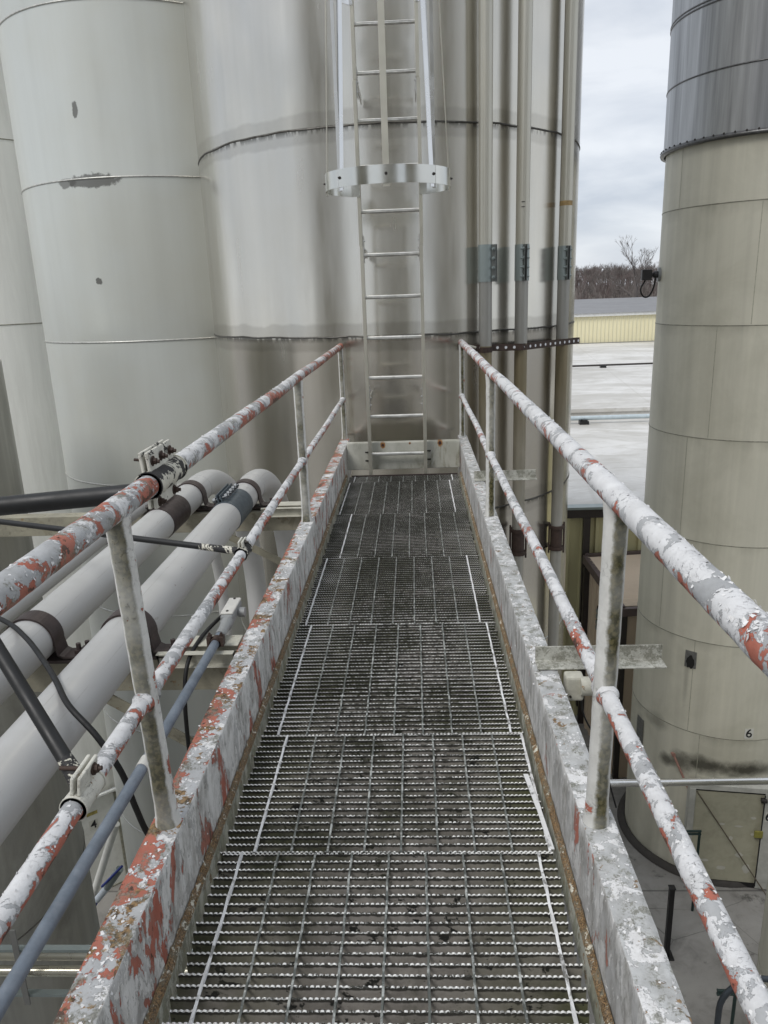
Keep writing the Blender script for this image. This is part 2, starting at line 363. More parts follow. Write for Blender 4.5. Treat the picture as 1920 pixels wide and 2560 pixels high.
# grating
def grating_mats():
    g = G('grime on bearing bars')
    n1 = g.noise(14, 8, .68, .4); n2 = g.noise(60, 5, .65)
    c = g.mix(g.ramp(n1, .3, .7), (.22, .205, .188), (.40, .375, .345))
    x = g.math('ABSOLUTE', g.obj(0))
    ms = g.math('MULTIPLY', g.ramp(x, .12, .40), g.ramp(g.noise(7, 5, .6, off=(1, 4, 4)), .35, .6, .2, .9))
    c = g.mix(ms, c, (.095, .102, .04))
    c = g.mix(g.ramp(g.math('MULTIPLY_ADD', n2, .3, g.noise(13, 8, .7, .3, (1, 1, 1.3), (5, 5, 5))), .75, .77), c, (.018, .019, .016))
    mp_ = g.math('ADD', g.noise(2.6, 7, .66, .3, off=(9, 1, 1)), g.math('MULTIPLY', g.ramp(g.obj(1), -1.3, .3), .09))
    c = g.mix(g.ramp(mp_, .47, .60, 0, .85), c, g.mix(g.ramp(n2, .4, .6), (.026, .032, .014), (.075, .08, .038)))
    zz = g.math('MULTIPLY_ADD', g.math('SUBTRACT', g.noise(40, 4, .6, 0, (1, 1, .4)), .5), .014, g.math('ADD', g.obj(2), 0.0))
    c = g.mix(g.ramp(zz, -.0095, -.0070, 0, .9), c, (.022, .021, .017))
    g.bump(n2, .5, .001)
    a = g.pb(c, .6, .05)
    g = G('worn bright bar tops')
    c = g.mix(g.ramp(g.noise(45, 5, .6), .42, .62), (.16, .155, .14), (.80, .80, .78))
    k = g.ramp(g.noise(5, 5, .6, off=(2, 2, 2)), .36, .58)          # blackened areas
    side = g.ramp(g.math('ABSOLUTE', g.obj(0)), .20, .36)
    pk = g.ramp(g.obj(2), -.0030, -.0012)
    k = g.math('MAXIMUM', g.math('MULTIPLY', pk, g.ramp(g.noise(70, 3, .6, off=(3, 1, 1)), .42, .52)), g.math('MULTIPLY', side, g.math('MAXIMUM', k, pk)))
    k = g.math('MULTIPLY', k, g.ramp(g.noise(2.6, 7, .66, .3, off=(9, 1, 1)), .62, .50, .35, 1))
    c = g.mix(k, (.05, .05, .042), (.90, .90, .88))
    b = g.pb(c, .42, .25)
    g = G('painted edge cross bars')
    c = g.mix(g.ramp(g.noise(22, 6, .65, .3), .36, .46), (.20, .20, .19), (.74, .75, .76))
    w_ = g.pb(c, .5, 0); 
    g = G('dark twisted cross bars')
    c = g.mix(g.ramp(g.noise(28, 6, .65, .3), .48, .62), (.13, .14, .13), (.50, .52, .50))
    d = g.pb(c, .5, .3)
    return [a, b, w_, d]
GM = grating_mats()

# ------------------------------------------------------------------ catwalk
cw = thing('catwalk', 'narrow steel catwalk of serrated grating between two flaking painted channel beams', 'catwalk', (0, 2.8, 0))
PAN = [(-.42, .76, -.375), (.76, 1.638, -.384), (1.638, 2.187, -.352), (2.187, 3.058, -.384), (3.058, 3.942, -.410), (3.942, 4.81, -.340), (4.81, 5.70, -.422), (5.70, 5.885, -.395)]
rr = random.Random(3)
y = -.42 + .008
for pi_, (ya, yb, x0) in enumerate(PAN):
    mb = MB(); nb = max(2, round((yb-ya)/.0282)); sp = (yb-ya-.006)/nb
    for k in range(nb+1):
        yy = ya+.003+sp*k
        near = yy < 3.2
        step = .003 if near else .006
        xl, xr = -.438+rr.uniform(-.006, .006), .427+rr.uniform(-.006, .006)
        n = int((xr-xl)/step); th = .0042; dep = .030; ph = rr.uniform(0, 6.28)
        vs = []; fs = []; mi = []
        tilt = rr.uniform(-.0015, .0015)
        for i in range(n+1):
            x = xl+(xr-xl)*i/n
            s_ = abs(math.sin(pi*x/.0122+ph)); zt = -.0045*(1-s_)**1.5 if near else -.0045*(i % 2)
            dx = tilt*x/.4
            vs += [(x, yy+dx-th/2, -dep), (x, yy+dx-th/2-.0005*s_, zt), (x, yy+dx+th/2+.0005*s_, zt), (x, yy+dx+th/2, -dep)]
        o = len(mb.v); mb.v += vs
        for i in range(n):
            a = o+4*i
            for q, m_ in ((0, 0), (1, 1), (2, 0)):
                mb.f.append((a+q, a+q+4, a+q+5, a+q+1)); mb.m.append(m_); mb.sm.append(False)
    nx = 9
    for i in range(nx):
        xc = x0+i*.0968
        if xc > .425: continue
        edge = i == 0 or i == nx-1
        r0 = .0037 if edge else .0029
        vs = []; fs = []; m = int((yb-ya)/.03)*2
        pts = []
        for j in range(m+1):
            yy = ya+.002+(yb-ya-.004)*j/m; a = j*.8+i
            pts.append((yy, a))
        o = len(mb.v)
        for j, (yy, a) in enumerate(pts):
            wb = .0006*math.sin(yy*50+i)
            for q in range(4):
                ang = pi/4+q*pi/2+.35*math.sin(a)
                mb.v.append((xc+wb+r0*1.25*math.cos(ang), yy, -.0022+r0*1.25*math.sin(ang)+(.0010 if edge else 0)))
        for j in range(len(pts)-1):
            for q in range(4):
                mb.f.append((o+4*j+q, o+4*j+(q+1) % 4, o+4*j+4+(q+1) % 4, o+4*j+4+q)); mb.m.append(2 if edge else 3); mb.sm.append(False)
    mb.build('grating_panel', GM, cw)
# side channels: inner face x = +-.468, toes outward
Y0, Y1 = -.5, 6.42
def channel(sx, xin, xout, web, fl):
    t = .009; zt, zb = .22, -.09
    a = MB()
    ny = 260                                           # web: slightly wavy plate
    ys = [Y0+(Y1-Y0)*k/ny for k in range(ny+1)]
    vs = []; fs = []
    zz = [zb, zb+.05, -.01, .03, .08, .14, .19, zt-.0018, zt]
    for yy in ys:
        for j, z in enumerate(zz):
            wv = .0012*noise.noise(Vector((yy*4, z*6, sx*3))) + .0007*noise.noise(Vector((yy*22, z*22, 3)))
            ins = .0015 if j == len(zz)-1 else 0
            vs.append((xin+sx*(ins+abs(wv)), yy, z))
    nz = len(zz)
    for i in range(ny):
        for j in range(nz-1):
            q = (i*nz+j, (i+1)*nz+j, (i+1)*nz+j+1, i*nz+j+1)
            fs.append(q if sx < 0 else q[::-1])
    a.add(vs, fs, 0, True)
    for i_ in range(len(fs)): a.sm[i_] = i_ % (nz-1) < nz-2
    a.prism([(0, zb), (t, zb), (t, zt-.012), (.002, zt-.012)], (xin+sx*.002, Y0, 0), (xin+sx*.002, Y1, 0), (sx, 0, 0), (0, 0, 1))
    o = a.build('side_channel', [web], cw)
    b = MB(); vs = []; fs = []; nx = 8
    for yy in ys:
        for j in range(nx+1):
            x = xin+sx*.0015+(xout-xin-sx*.0015)*j/nx
            ed = .002*noise.noise(Vector((yy*30, 1, sx)))*(j == nx)
            z = zt+.0012*noise.noise(Vector((yy*14, j*.8, sx*5)))-(0.004 if j == nx else 0)
            vs.append((x+ed, yy, z))
        vs.append((xout, yy, zt-.016))
    nz = nx+2
    for i in range(ny):
        for j in range(nz-1):
            q = (i*nz+j, (i+1)*nz+j, (i+1)*nz+j+1, i*nz+j+1)
            fs.append(q[::-1] if sx < 0 else q)
    b.add(vs, fs, 0, True)
    for i_ in range(len(fs)): b.sm[i_] = i_ % (nz-1) < nz-3
    b.box(((xin+xout)/2, (Y0+Y1)/2, zt-.008), (abs(xout-xin)-.006, Y1-Y0-.002, .010))
    b.box(((xin+xout)/2, (Y0+Y1)/2, zb+.005), (abs(xout-xin)-.006, Y1-Y0, .010))
    b.build('top_flange', [fl], cw)
channel(-1, -.472, -.548, M_web, M_fl_l)
channel(1, .460, .538, M_web_r, M_fl_r)
for sx, xw in ((-1, -.470), (1, .458)):
    a = MB(); ny = 420; vs = []; fs = []
    for i in range(ny+1):
        yy = Y0+(5.9-Y0)*i/ny
        n1 = noise.noise(Vector((yy*9, sx, 0))); n2 = noise.noise(Vector((yy*37, 4, sx)))
        xi = abs(xw)-.010+.0025*n1+.002*n2; xi *= sx; zt = .012+.003*n1+.004*n2
        vs += [(sx*(abs(xw)-.016), yy, -.06), (sx*(abs(xw)-.014), yy, zt-.008), (xi, yy, zt), (xi+sx*.006, yy, zt+.003+.003*n2), (xw, yy, zt+.010+.008*max(0, n2))]
    for i in range(ny):
        for j in range(4):
            q = (i*5+j, i*5+5+j, i*5+6+j, i*5+1+j); a.f.append(q if sx < 0 else q[::-1]); a.m.append(1 if j == 0 else 0); a.sm.append(False)
    a.v = vs; a.build('ledge_angle', [M_ledge, M_ledge2], cw)
# end plate with rust runs
g = G('end plate paint')
c0 = g.mix(g.ramp(g.noise(5, 7, .65, .3, (1, 1, .5)), .35, .7), (.36, .36, .31), (.56, .56, .51))
c0 = g.mix(g.ramp(g.noise(7, 7, .7, .4, (1, 1, .4), (4, 2, 8)), .54, .68, 0, .75), c0, (.13, .12, .06))
for (px, pz, rx, rz) in ((-.17, .225, .022, .030), (.295, .232, .022, .034), (.05, .235, .010, .012)):
    xx = g.math('MULTIPLY', g.math('SUBTRACT', g.obj(0), px), 1/rx); zz_ = g.math('MULTIPLY', g.math('SUBTRACT', g.obj(2), pz), 1/rz)
    d = g.math('SQRT', g.math('ADD', g.math('MULTIPLY', xx, xx), g.math('MULTIPLY', zz_, zz_)))
    d = g.math('MULTIPLY_ADD', g.math('SUBTRACT', g.noise(50, 5), .5), .9, d)
    c0 = g.mix(g.ramp(d, 1.05, .7), c0, (.30, .14, .04)); c0 = g.mix(g.ramp(d, .6, .4), c0, (.05, .02, .015))
g.bump(g.noise(40, 5), .3, .002); M_end = g.pb(c0, .55, .05)
a = MB(); a.box((-.006, 6.03, .135), (.918, .010, .218)); a.box((-.006, 6.055, .245), (.918, .05, .008)); a.box((-.006, 6.055, .028), (.918, .05, .008))
a.build('end_plate', [M_end], cw, bevel=.002)
a = MB()
for x in (-.41, .40): a.box((x, 5.94, -.06), (.03, .012, .10))
a.box((0, 5.95, -.075), (.86, .012, .14)); a.build('end_toe_plate', [M_darksleeve], cw)
for yy in (.6, 2.42, 4.3, 5.86):                        # cross members under the grating
    a = MB(); a.box((-.006, yy, -.066), (.92, .05, .05)); a.build('cross_member', [M_beam], cw)

# ------------------------------------------------------------------ hand rails
def wavy(p0, p1, n, amp, seed):
    out = []
    for k in range(n+1):
        p = Vector(p0).lerp(Vector(p1), k/n)
        out.append(p+Vector((noise.noise(Vector((p.y*1.1, seed, 0)))*amp, 0, noise.noise(Vector((p.y*1.1, seed, 9)))*amp)))
    return out
def rail_pipe(mb, pts, r, seg=36, rough=.0006, seed=0):
    """long pipe whose surface carries slightly raised flaking paint"""
    pts = [Vector(p) for p in pts]; vs = []; fs = []
    n = len(pts)
    for i, p in enumerate(pts):
        for k in range(seg):
            a = 2*pi*k/seg; d = Vector((math.cos(a), 0, math.sin(a)))
            q = p+d*r; f = noise.noise(q*26+Vector((seed, 0, 0)))+.5*noise.noise(q*70)
            vs.append(p+d*(r+rough*f))
    for i in range(n-1):
        for k in range(seg):
            b = (k+1) % seg; fs.append((i*seg+k, i*seg+b, (i+1)*seg+b, (i+1)*seg+k))
    mb.add(vs, fs, 0, True)
    mb.add(vs[:seg], [tuple(range(seg))]); mb.add(vs[-seg:], [tuple(reversed(range(seg)))])
LEAN = {(-1, 1): (.010, .03), (1, 1): (-.008, .012)}
def handrail(sx, x, label, mt, mm, mp, ys):
    t = thing('handrail', label, 'handrail', (x, 2.8, .22), 'handrails along the two sides of the catwalk')
    rt, rm, rp = .0255, .0185, .0245
    a = MB(); rail_pipe(a, wavy((x, -.5, 1.0), (x, 6.43, 1.0), 520, .004, sx), rt, 40, .0009, sx); a.build('top_rail', [mt], t)
    a = MB(); rail_pipe(a, wavy((x, -.5, .558), (x, 6.36, .558), 520, .004, sx+5), rm, 30, .0007, sx+3); a.build('middle_rail', [mm], t)
    for k, yy in enumerate(ys):
        a = MB(); lean = (.0, .0)
        lx, ly = LEAN.get((sx, k), (0, 0)); pts = [(x+lx*(.5-j/24), yy+ly*(.5-j/24), .218+(.985-.218)*j/24) for j in range(25)]
        rad = [rp*(1+.22*math.exp(-j*.9)+.16*math.exp(-(24-j)*1.1)+.02*math.sin(j*2.1+k)) for j in range(25)]
        rad = [q*.88 if yy > 5 else q for q in rad]
        a.tube(pts, rad, 32)
        a.build('post', [mp], t)
        for s_ in (-1, 1):                        # lumpy weld where the middle rail meets the post
            a = MB()
            ring = []; 
            for q in range(3):
                yy2 = yy+s_*(rp*.86+q*.006); rr_ = rm*(1.38-.15*q)
                ring.append((yy2, rr_))
            a.tube([(x, q[0], .558) for q in ring], [q[1] for q in ring], 22, caps=True); a.build('weld', [mm], t)
    return t
handrail(-1, -.512, 'left pipe handrail, white paint peeling to red, a big clamp on its top rail', M_rail_l, M_rail_lm, M_post_l, (-.98+.6, 1.47, 3.95, 6.38))
handrail(1, .497, 'right pipe handrail, grey and white paint flaking, green moss on its near post', M_rail_r, M_rail_rm, M_post_r, (-.98+.6, 1.475, 3.97, 6.38))

M_flake = plain('loose paint flake', (.74, .74, .74), .5, 0, .12, 40)
def flakes(name, parent, n, place, seed, smin=.004, smax=.011):
    """small curled chips still hinged to the surface: place(rng) -> point, normal, along"""
    rg = random.Random(seed); a = MB()
    for _ in range(n):
        p, nn, al = place(rg); p, nn, al = Vector(p), Vector(nn).normalized(), Vector(al).normalized()
        side = nn.cross(al).normalized(); th = rg.uniform(0, 2*pi)
        h = al*math.cos(th)+side*math.sin(th); f = nn.cross(h).normalized()
        w_ = rg.uniform(smin, smax); l_ = w_*rg.uniform(.5, 1.1); cu = rg.uniform(.12, .55)
        m = 4; vs = []
        for j in range(3):
            d_ = l_*j/2; up = cu*d_*(.35+.65*j/2)
            for k in range(m+1):
                u = (k/m-.5)*w_*(1-.22*j)
                vs.append(p-nn*.0006+h*(u+rg.uniform(-.1, .1)*w_*.5)+f*(d_*.9+rg.uniform(-.12, .12)*l_)+nn*up)
        a.add(vs, [(j*(m+1)+k, j*(m+1)+k+1, (j+1)*(m+1)+k+1, (j+1)*(m+1)+k) for j in range(2) for k in range(m)], 0, False)
    o = a.build(name, [M_flake], parent); o['kind'] = 'stuff'; return o
def on_pipe(x, z, r, y0, y1, a0=-.5, a1=pi+.5):
    def f(rg):
        al = rg.uniform(a0, a1); nn = (math.cos(al), 0, math.sin(al)); return (x+nn[0]*r, y0+(y1-y0)*rg.random()**1.5, z+nn[2]*r), nn, (0, 1, 0)
    return f
HR = bpy.data.objects['handrail']; HL = bpy.data.objects['handrail.001']
flakes('paint_flakes', HR, 260, on_pipe(-.512, 1.0, .0262, .9, 3.6, 0, pi), 1, .003, .008)
flakes('paint_flakes', HR, 260, on_pipe(-.512, .558, .0190, .7, 3.2, 0, pi), 2, .0025, .007)
flakes('paint_flakes', HL, 320, on_pipe(.497, 1.0, .0262, .8, 3.6, .3, pi-.3), 3, .003, .008)
flakes('paint_flakes', HL, 320, on_pipe(.497, .558, .0190, .6, 3.2, .3, pi-.3), 4, .0025, .007)
def on_flange(x0, x1):
    return lambda rg: ((x0+(x1-x0)*rg.random(), .7+3.6*rg.random()**1.4, .2208), (0, 0, 1), (0, 1, 0))
flakes('paint_flakes', cw, 420, on_flange(-.476, -.545), 5, .003, .009)
flakes('paint_flakes', cw, 300, on_flange(.464, .535), 6, .003, .008)
flakes('paint_flakes', cw, 160, lambda rg: ((-.4705, .8+3.2*rg.random()**1.3, rg.choice((.215, rg.uniform(.02, .2)))), (1, 0, 0), (0, 1, 0)), 7, .003, .009)
flakes('paint_flakes', cw, 110, lambda rg: ((.4585, .8+3.2*rg.random()**1.3, rg.choice((.215, rg.uniform(.02, .2)))), (-1, 0, 0), (0, 1, 0)), 8, .003, .009)

# clamps on left rail with the black pipes they hold
def rail_clamp(yc, z, length, r, label, name='rail_clamp', mat=None):
    t = thing(name, label, 'pipe clamp', (-.512, yc, z), 'clamps on the left handrail')
    a = MB(); n = 6
    a.tube([(-.512, yc-length/2+length*k/n, z) for k in range(n+1)], [r*(1.0+.03*math.sin(k*2)) for k in range(n+1)], 28)
    for s_ in (-1, 1): a.tube([(-.512, yc+s_*length/2-s_*.004*q, z) for q in (0, 1)], r*1.07, 28)
    a.build('shell', [mat or M_blackpeel], t)
    return t
t = rail_clamp(1.74, 1.0, .20, .031, 'painted black and white split clamp with rusty bolts on the left top rail')
a = MB()
for s_ in (-1, 1): a.box((-.520+s_*.0075, 1.74, 1.050), (.008, .17, .050), rot=('Y', -.1))
a.build('lug', [M_whiteclamp], t, bevel=.003)
a = MB()
for s_ in (-1, 1): a.box((-.515+s_*.007, 1.74, .958), (.008, .16, .036))
a.build('lug', [M_whiteclamp], t, bevel=.002)
for yy in (1.675, 1.735, 1.80):
    a = MB(); a.bolt((-.508, yy, 1.052), (1, 0, -.1), .0085); a.tube([(-.55, yy, 1.056), (-.51, yy, 1.052)], .0035, 8); a.build('bolt', [M_rustbrown], t)
for yy in (1.68, 1.79):
    a = MB(); a.bolt((-.504, yy, .954), (1, 0, 0), .0085); a.build('bolt', [M_rustbrown], t)
t = rail_clamp(1.135, .558, .085, .0235, 'white flaking clamp holding a black brace near the front of the left middle rail', mat=M_whiteclamp)
a = MB()
for s_ in (-1, 1): a.box((-.505+s_*.0065, 1.135, .598), (.007, .075, .036), rot=('Y', .15))
a.build('lug', [M_whiteclamp], t, bevel=.0025)
a = MB(); a.tube([(-.555, 1.15, .602), (-.50, 1.15, .600)], .004, 10); a.bolt((-.494, 1.15, .60), (1, 0, .1), .008); a.build('bolt', [M_rustbrown], t)
t = rail_clamp(2.46, .558, .075, .0235, 'small cream clamp holding a thin black brace midway along the left middle rail')
a = MB()
for s_ in (-1, 1): a.box((-.512+s_*.006, 2.46, .592), (.006, .06, .022))
a.build('lug', [M_whiteclamp], t, bevel=.002)
a = MB(); a.bolt((-.504, 2.46, .592), (1, 0, 0), .007); a.build('bolt', [M_bolt], t)
def black_pipe(p0, p1, r, label, tail=.1, bend=0):
    t = thing('brace_pipe', label, 'pipe', p0, 'black pipes braced off the left handrail')
    p0, p1 = Vector(p0), Vector(p1); n = 16
    pts = [p0.lerp(p1, k/n)+Vector((0, 0, bend*math.sin(pi*k/n))) for k in range(n+1)]
    a = MB(); a.tube(pts, r, 24); a.build('pipe', [M_black], t)
    a = MB(); d = (p1-p0).normalized(); a.tube([p0-d*.002, p0+d*tail*.5, p0+d*tail], [r*1.25, r*1.12, r*1.03], 24); a.build('flattened_end', [M_blackpeel], t)
black_pipe((-.53, 1.735, .965), (-1.9, 1.735, .850), .0235, 'thick black pipe running left from the bolted clamp on the left top rail', .02, .006)
black_pipe((-.53, 2.46, .56), (-1.95, 3.01, .57), .0115, 'thin black pipe running left from the small cream clamp on the left middle rail', .16)
black_pipe((-.525, 1.15, .575), (-1.02, 1.55, 1.01), .0140, 'black brace rising left from the near clamp on the left middle rail', .05)

# ------------------------------------------------------------------ conveying pipes on the left
PX = [(-.94, .27, .084, 'A'), (-1.276, .27, .084, 'B'), (-1.56, .235, .045, 'C')]
plab = {'A': 'pale grey conveying pipe nearest the catwalk, with a blue grey coupling before its bend',
        'B': 'pale grey conveying pipe second from the catwalk, orange smear on its bend',
        'C': 'thin grey conveying pipe farthest from the catwalk, seen under the left top rail'}
for x, z, r, k in PX:
    y0, rb = {'A': (4.56, 1.12), 'B': (4.56, 1.32), 'C': (4.50, 1.35)}[k]
    zend = {'A': -5.5, 'B': -5.5, 'C': -1.45}[k]
    t = thing('conveying_pipe', plab[k], 'pipe', (x, 2.4, z), 'conveying pipes beside the catwalk')
    a = MB(); a.tube([(x, -1.0+.35*j, z) for j in range(17)][:-1]+[(x, y0, z)], r, 40); a.build('straight_pipe', [M_pipe], t)
    a = MB(); a.tube([(x, y0-.002, z)]+arc((x, y0, z-rb), (0, 0, 1), (0, 1, 0), rb, 0, pi/2, 26)[1:]+[(x, y0+rb, zend)], r*1.0, 40); a.build('bend', [M_pipe], t)
    a = MB(); a.tube([(x, y0-.012, z), (x, y0+.012, z)], r*1.025, 40); a.build('weld', [M_pipe], t)
    yc = {'A': 4.02, 'B': 3.92, 'C': 3.80}[k]; L_ = .30 if k != 'C' else .22
    sl = MB(); sl.tube([(x, yc-L_/2, z), (x, yc+L_/2, z)], r*1.05, 40)
    so = sl.build('coupling', [M_bluesleeve if k == 'A' else M_darksleeve], t)
    lg = MB()
    for s_ in (-1, 1): lg.box((x-.030+s_*.010, yc, z+r*1.05+.014), (.008, L_*.92, .044), rot=('Y', -.35))
    lg.build('lug', [M_bluesleeve if k == 'A' else M_darksleeve], so, bevel=.002)
    for j in range(5):
        a = MB(); yy = yc-L_*.38+L_*.76*j/4
        a.tube([(x-.072, yy, z+r+.000), (x+.022, yy, z+r+.034)], .0075, 8)
        a.hexa((x+.0, yy, z+r+.026), (.94, 0, .34), .0165, .015); a.hexa((x-.052, yy, z+r+.007), (-.94, 0, -.34), .0165, .015)
        a.build('bolt', [M_bluebolt if k == 'A' else M_bolt], so)
a = MB()                                             # orange smear on the second bend
for q in range(14):
    th0 = .52+.010*math.sin(q*.7); pz = .27-1.35+(1.35+.0875)*math.cos(th0)
    pass
vs = []; fs = []
for q in range(15):
    u_ = q/14; al = -.95+1.35*u_; wdt = .030*math.sin(pi*min(1, .08+u_*.92))**.6
    for s_ in (0, 1):
        th0 = .36+(s_-.5)*wdt*.9+.03*math.sin(u_*2.5)
        rad = .0845
        cxx = -1.276+rad*math.sin(al); rr2 = 1.35+rad*math.cos(al)
        vs.append((cxx, 4.52+rr2*math.sin(th0), .27-1.35+rr2*math.cos(th0)))
fs = [(2*q, 2*q+1, 2*q+3, 2*q+2) for q in range(14)]
a.add(vs, fs, 0, True); a.build('paint_smear', [M_orange], bpy.data.objects['conveying_pipe.001'])

def beam(yb, x1, label):
    t = thing('pipe_support_beam', label, 'beam', (-.55, yb, .12), 'beams carrying the conveying pipes')
    a = MB(); zt, zb = .186, .055
    if yb > 3: zt, zb = .178, .06
    a.prism([(0, zb), (0, zt), (.09, zt), (.09, zt-.007), (.008, zt-.007), (.008, zb+.007), (.05, zb+.007), (.05, zb)], (-.552, yb-.02, 0), (x1, yb-.02, 0), (0, 1, 0), (0, 0, 1))
    a.build('beam', [M_beam], t, bevel=.0015)
    a = MB(); a.box((-.655, yb+.045, zt+.030), (.205, .085, .006)); a.box((-.655, yb+.04, zt+.014), (.19, .05, .024)); a.prism([(0, 0), (.028, 0), (.028, .004), (.004, .004), (.004, .050), (.028, .050), (.028, .054), (0, .054)], (-.556, yb-.036, zt-.022), (-.83, yb-.036, zt-.022), (0, -1, 0), (0, 0, 1))
    a.build('bracket', [M_cream], t, bevel=.002)
    a = MB(); p0 = Vector((-1.10, yb+.02, zb-.01)); p1 = Vector((-.56, yb+.02, zb-.37)) if yb < 3 else Vector((-.56, yb+.02, zb-.31))
    d = (p1-p0).normalized(); nn = Vector((0, 1, 0)); s2 = d.cross(nn)
    a.prism([(-.02, -.022), (.02, -.022), (.02, -.016), (-.014, -.016), (-.014, .022), (-.02, .022)], p0, p1, nn, s2)
    a.build('diagonal_brace', [M_beam], t)
    return t
beam(2.42, -2.6, 'stained cream cross beam under the pipes, nearer one, at the conduit')
beam(4.31, -2.6, 'stained cream cross beam under the pipes, farther one, just before the bends')
def strap(x, z, r, yb, label):
    t = thing('pipe_strap', label, 'pipe clamp', (x, yb, z-r), 'brown straps over the conveying pipes')
    a = MB(); wd = .075; th = .007
    pts = []
    zf = z-r+.022
    for k in range(25):
        al = -.13+(pi+.26)*k/24; pts.append((math.cos(al)*(r+th/2+.001), math.sin(al)*(r+th/2+.001)))
    wing = r+.105
    prof = [(wing, zf-z)]+[(r+.030, zf-z), (r+.012, zf-z+.010)]+[p for p in pts if p[1] > zf-z+.018]+[(-r-.012, zf-z+.010), (-r-.030, zf-z), (-wing, zf-z)]
    n = len(prof); vs = []
    nor = []
    for i in range(n):
        a0 = Vector(prof[max(0, i-1)]); a1 = Vector(prof[min(n-1, i+1)]); d = (a1-a0).normalized(); nor.append(Vector((d.y, -d.x)))
    for yy in (yb-wd/2, yb+wd/2):
        for s_ in (.5, -.5):
            for (px, pz), nn in zip(prof, nor): vs.append((x+px+nn.x*th*s_, yy, z+pz+nn.y*th*s_))
    fs = []
    for i in range(n-1):
        fs += [(i, i+1, 2*n+i+1, 2*n+i), (n+i, 3*n+i, 3*n+i+1, n+i+1), (i, n+i, n+i+1, i+1), (2*n+i, 2*n+i+1, 3*n+i+1, 3*n+i)]
    fs += [(0, 2*n, 3*n, n), (n-1, 2*n-1, 4*n-1, 3*n-1)]
    a.add(vs, fs, 0, False); a.build('strap', [M_darksleeve], t)
    a = MB(); a.box((x, yb, zf-.012), (2*wing+.01, wd+.006, .007)); a.box((x, yb, zf-.020), (2*wing-.03, wd-.01, .009)); a.build('saddle_plate', [M_darksleeve], t, bevel=.0015)
    for s_ in (-1, 1):
        a = MB(); cx_ = x+s_*(r+.072); a.hexa((cx_, yb, zf+.004), (0, 0, 1), .017, .013); a.hexa((cx_, yb, zf+.017), (0, 0, 1), .0085, .022, n=12); a.build('bolt', [M_darksleeve], t)
strap(-.94, .27, .084, 2.42, 'brown strap over the conveying pipe nearest the catwalk, on the nearer cross beam')
strap(-1.276, .27, .084, 2.40, 'brown strap over the second conveying pipe, on the nearer cross beam at the left edge')
strap(-.94, .27, .084, 4.36, 'brown strap over the conveying pipe nearest the catwalk, at the start of its bend')
strap(-1.276, .27, .084, 4.36, 'brown strap over the second conveying pipe, at the start of its bend')
strap(-1.56, .235, .045, 4.36, 'brown strap over the thin conveying pipe, on the farther cross beam')
# landing flange for the pipe C
a = MB(); a.box((-1.55, 5.80, -1.50), (.50, .34, .03)); a.box((-1.55, 5.64, -1.60), (.50, .02, .2)); a.box((-1.55, 5.8, -4.7), (.12, .12, 6.35))
tag(a.build('pipe_stand', [M_rustbrown], root=(-1.55, 5.8, -7.9), bevel=.003), 'brown steel stand under the downturned thin conveying pipe', 'stand')

# ------------------------------------------------------------------ conduit, fitting, cables
t = thing('conduit', 'blue grey electrical conduit outside the left channel beam, ending in a pale fitting', 'conduit', (-.70, 1.5, .10))
CZ = .243
pts = [(-.655, -.6, CZ), (-.648, .6, CZ), (-.643, 1.0, CZ), (-.628, 1.8, CZ), (-.622, 2.45, CZ), (-.622, 2.53, CZ)]
a = MB(); a.tube(pts, .0155, 24); a.build('conduit_pipe', [M_conduit], t)
a = MB(); a.tube([(-.6305, 1.66, CZ), (-.6298, 1.70, CZ)], .0170, 20); a.build('tape_mark', [M_fitlid], t)
a = MB(); a.tube([(-.622, 2.45, CZ), (-.622, 2.53, CZ), (-.622, 2.54, CZ), (-.622, 2.57, CZ)], [.019, .019, .024, .024], 20)
a.box((-.625, 2.645, CZ+.006), (.048, .16, .040)); a.tube([(-.60, 2.66, CZ), (-.575, 2.66, CZ)], .019, 18)
f = a.build('fitting', [M_fit], t, bevel=.008)
a = MB(); a.box((-.625, 2.65, CZ+.030), (.048, .150, .010)); a.build('lid', [M_fitlid], f, bevel=.012)
for yy in (2.59, 2.71):
    a = MB(); a.hexa((-.625, yy, CZ+.035), (0, 0, 1), .005, .003, n=12); a.build('screw', [M_bolt], f)
a = MB(); a.box((-.601, 2.40, CZ+.006), (.014, .032, .034)); a.box((-.645, 2.40, CZ+.006), (.014, .032, .034)); a.tube([(-.623, 2.384, CZ), (-.623, 2.416, CZ)], .0205, 18)
for x in (-.602, -.644): a.bolt((x, 2.40, CZ+.022), (0, 0, 1), .007)
a.build('conduit_clamp', [M_rustbrown], t)
def spline(pts, n=60):
    P = [Vector(p) for p in pts]; P = [P[0]*2-P[1]]+P+[P[-1]*2-P[-2]]; out = []
    for i in range(1, len(P)-2):
        for k in range(n):
            u = k/n; a, b, c, d = P[i-1:i+3]
            out.append(.5*((2*b)+(c-a)*u+(2*a-5*b+4*c-d)*u*u+(3*b-a-3*c+d)*u**3))
    return out+[P[-2]]
a = MB(); a.tube(spline([(-.64, 2.70, CZ-.005), (-.672, 2.60, .235), (-.70, 2.45, .225), (-.715, 2.34, .185), (-.72, 2.29, .08), (-.72, 2.27, -.10), (-.72, 2.27, -.45)], 14), .0075, 14)
tag(a.build('cable', [M_rubber], root=(-.72, 2.5, .1)), 'black cable looping out of the pale fitting and down behind the conduit', 'cable', 'black cables by the pipes')
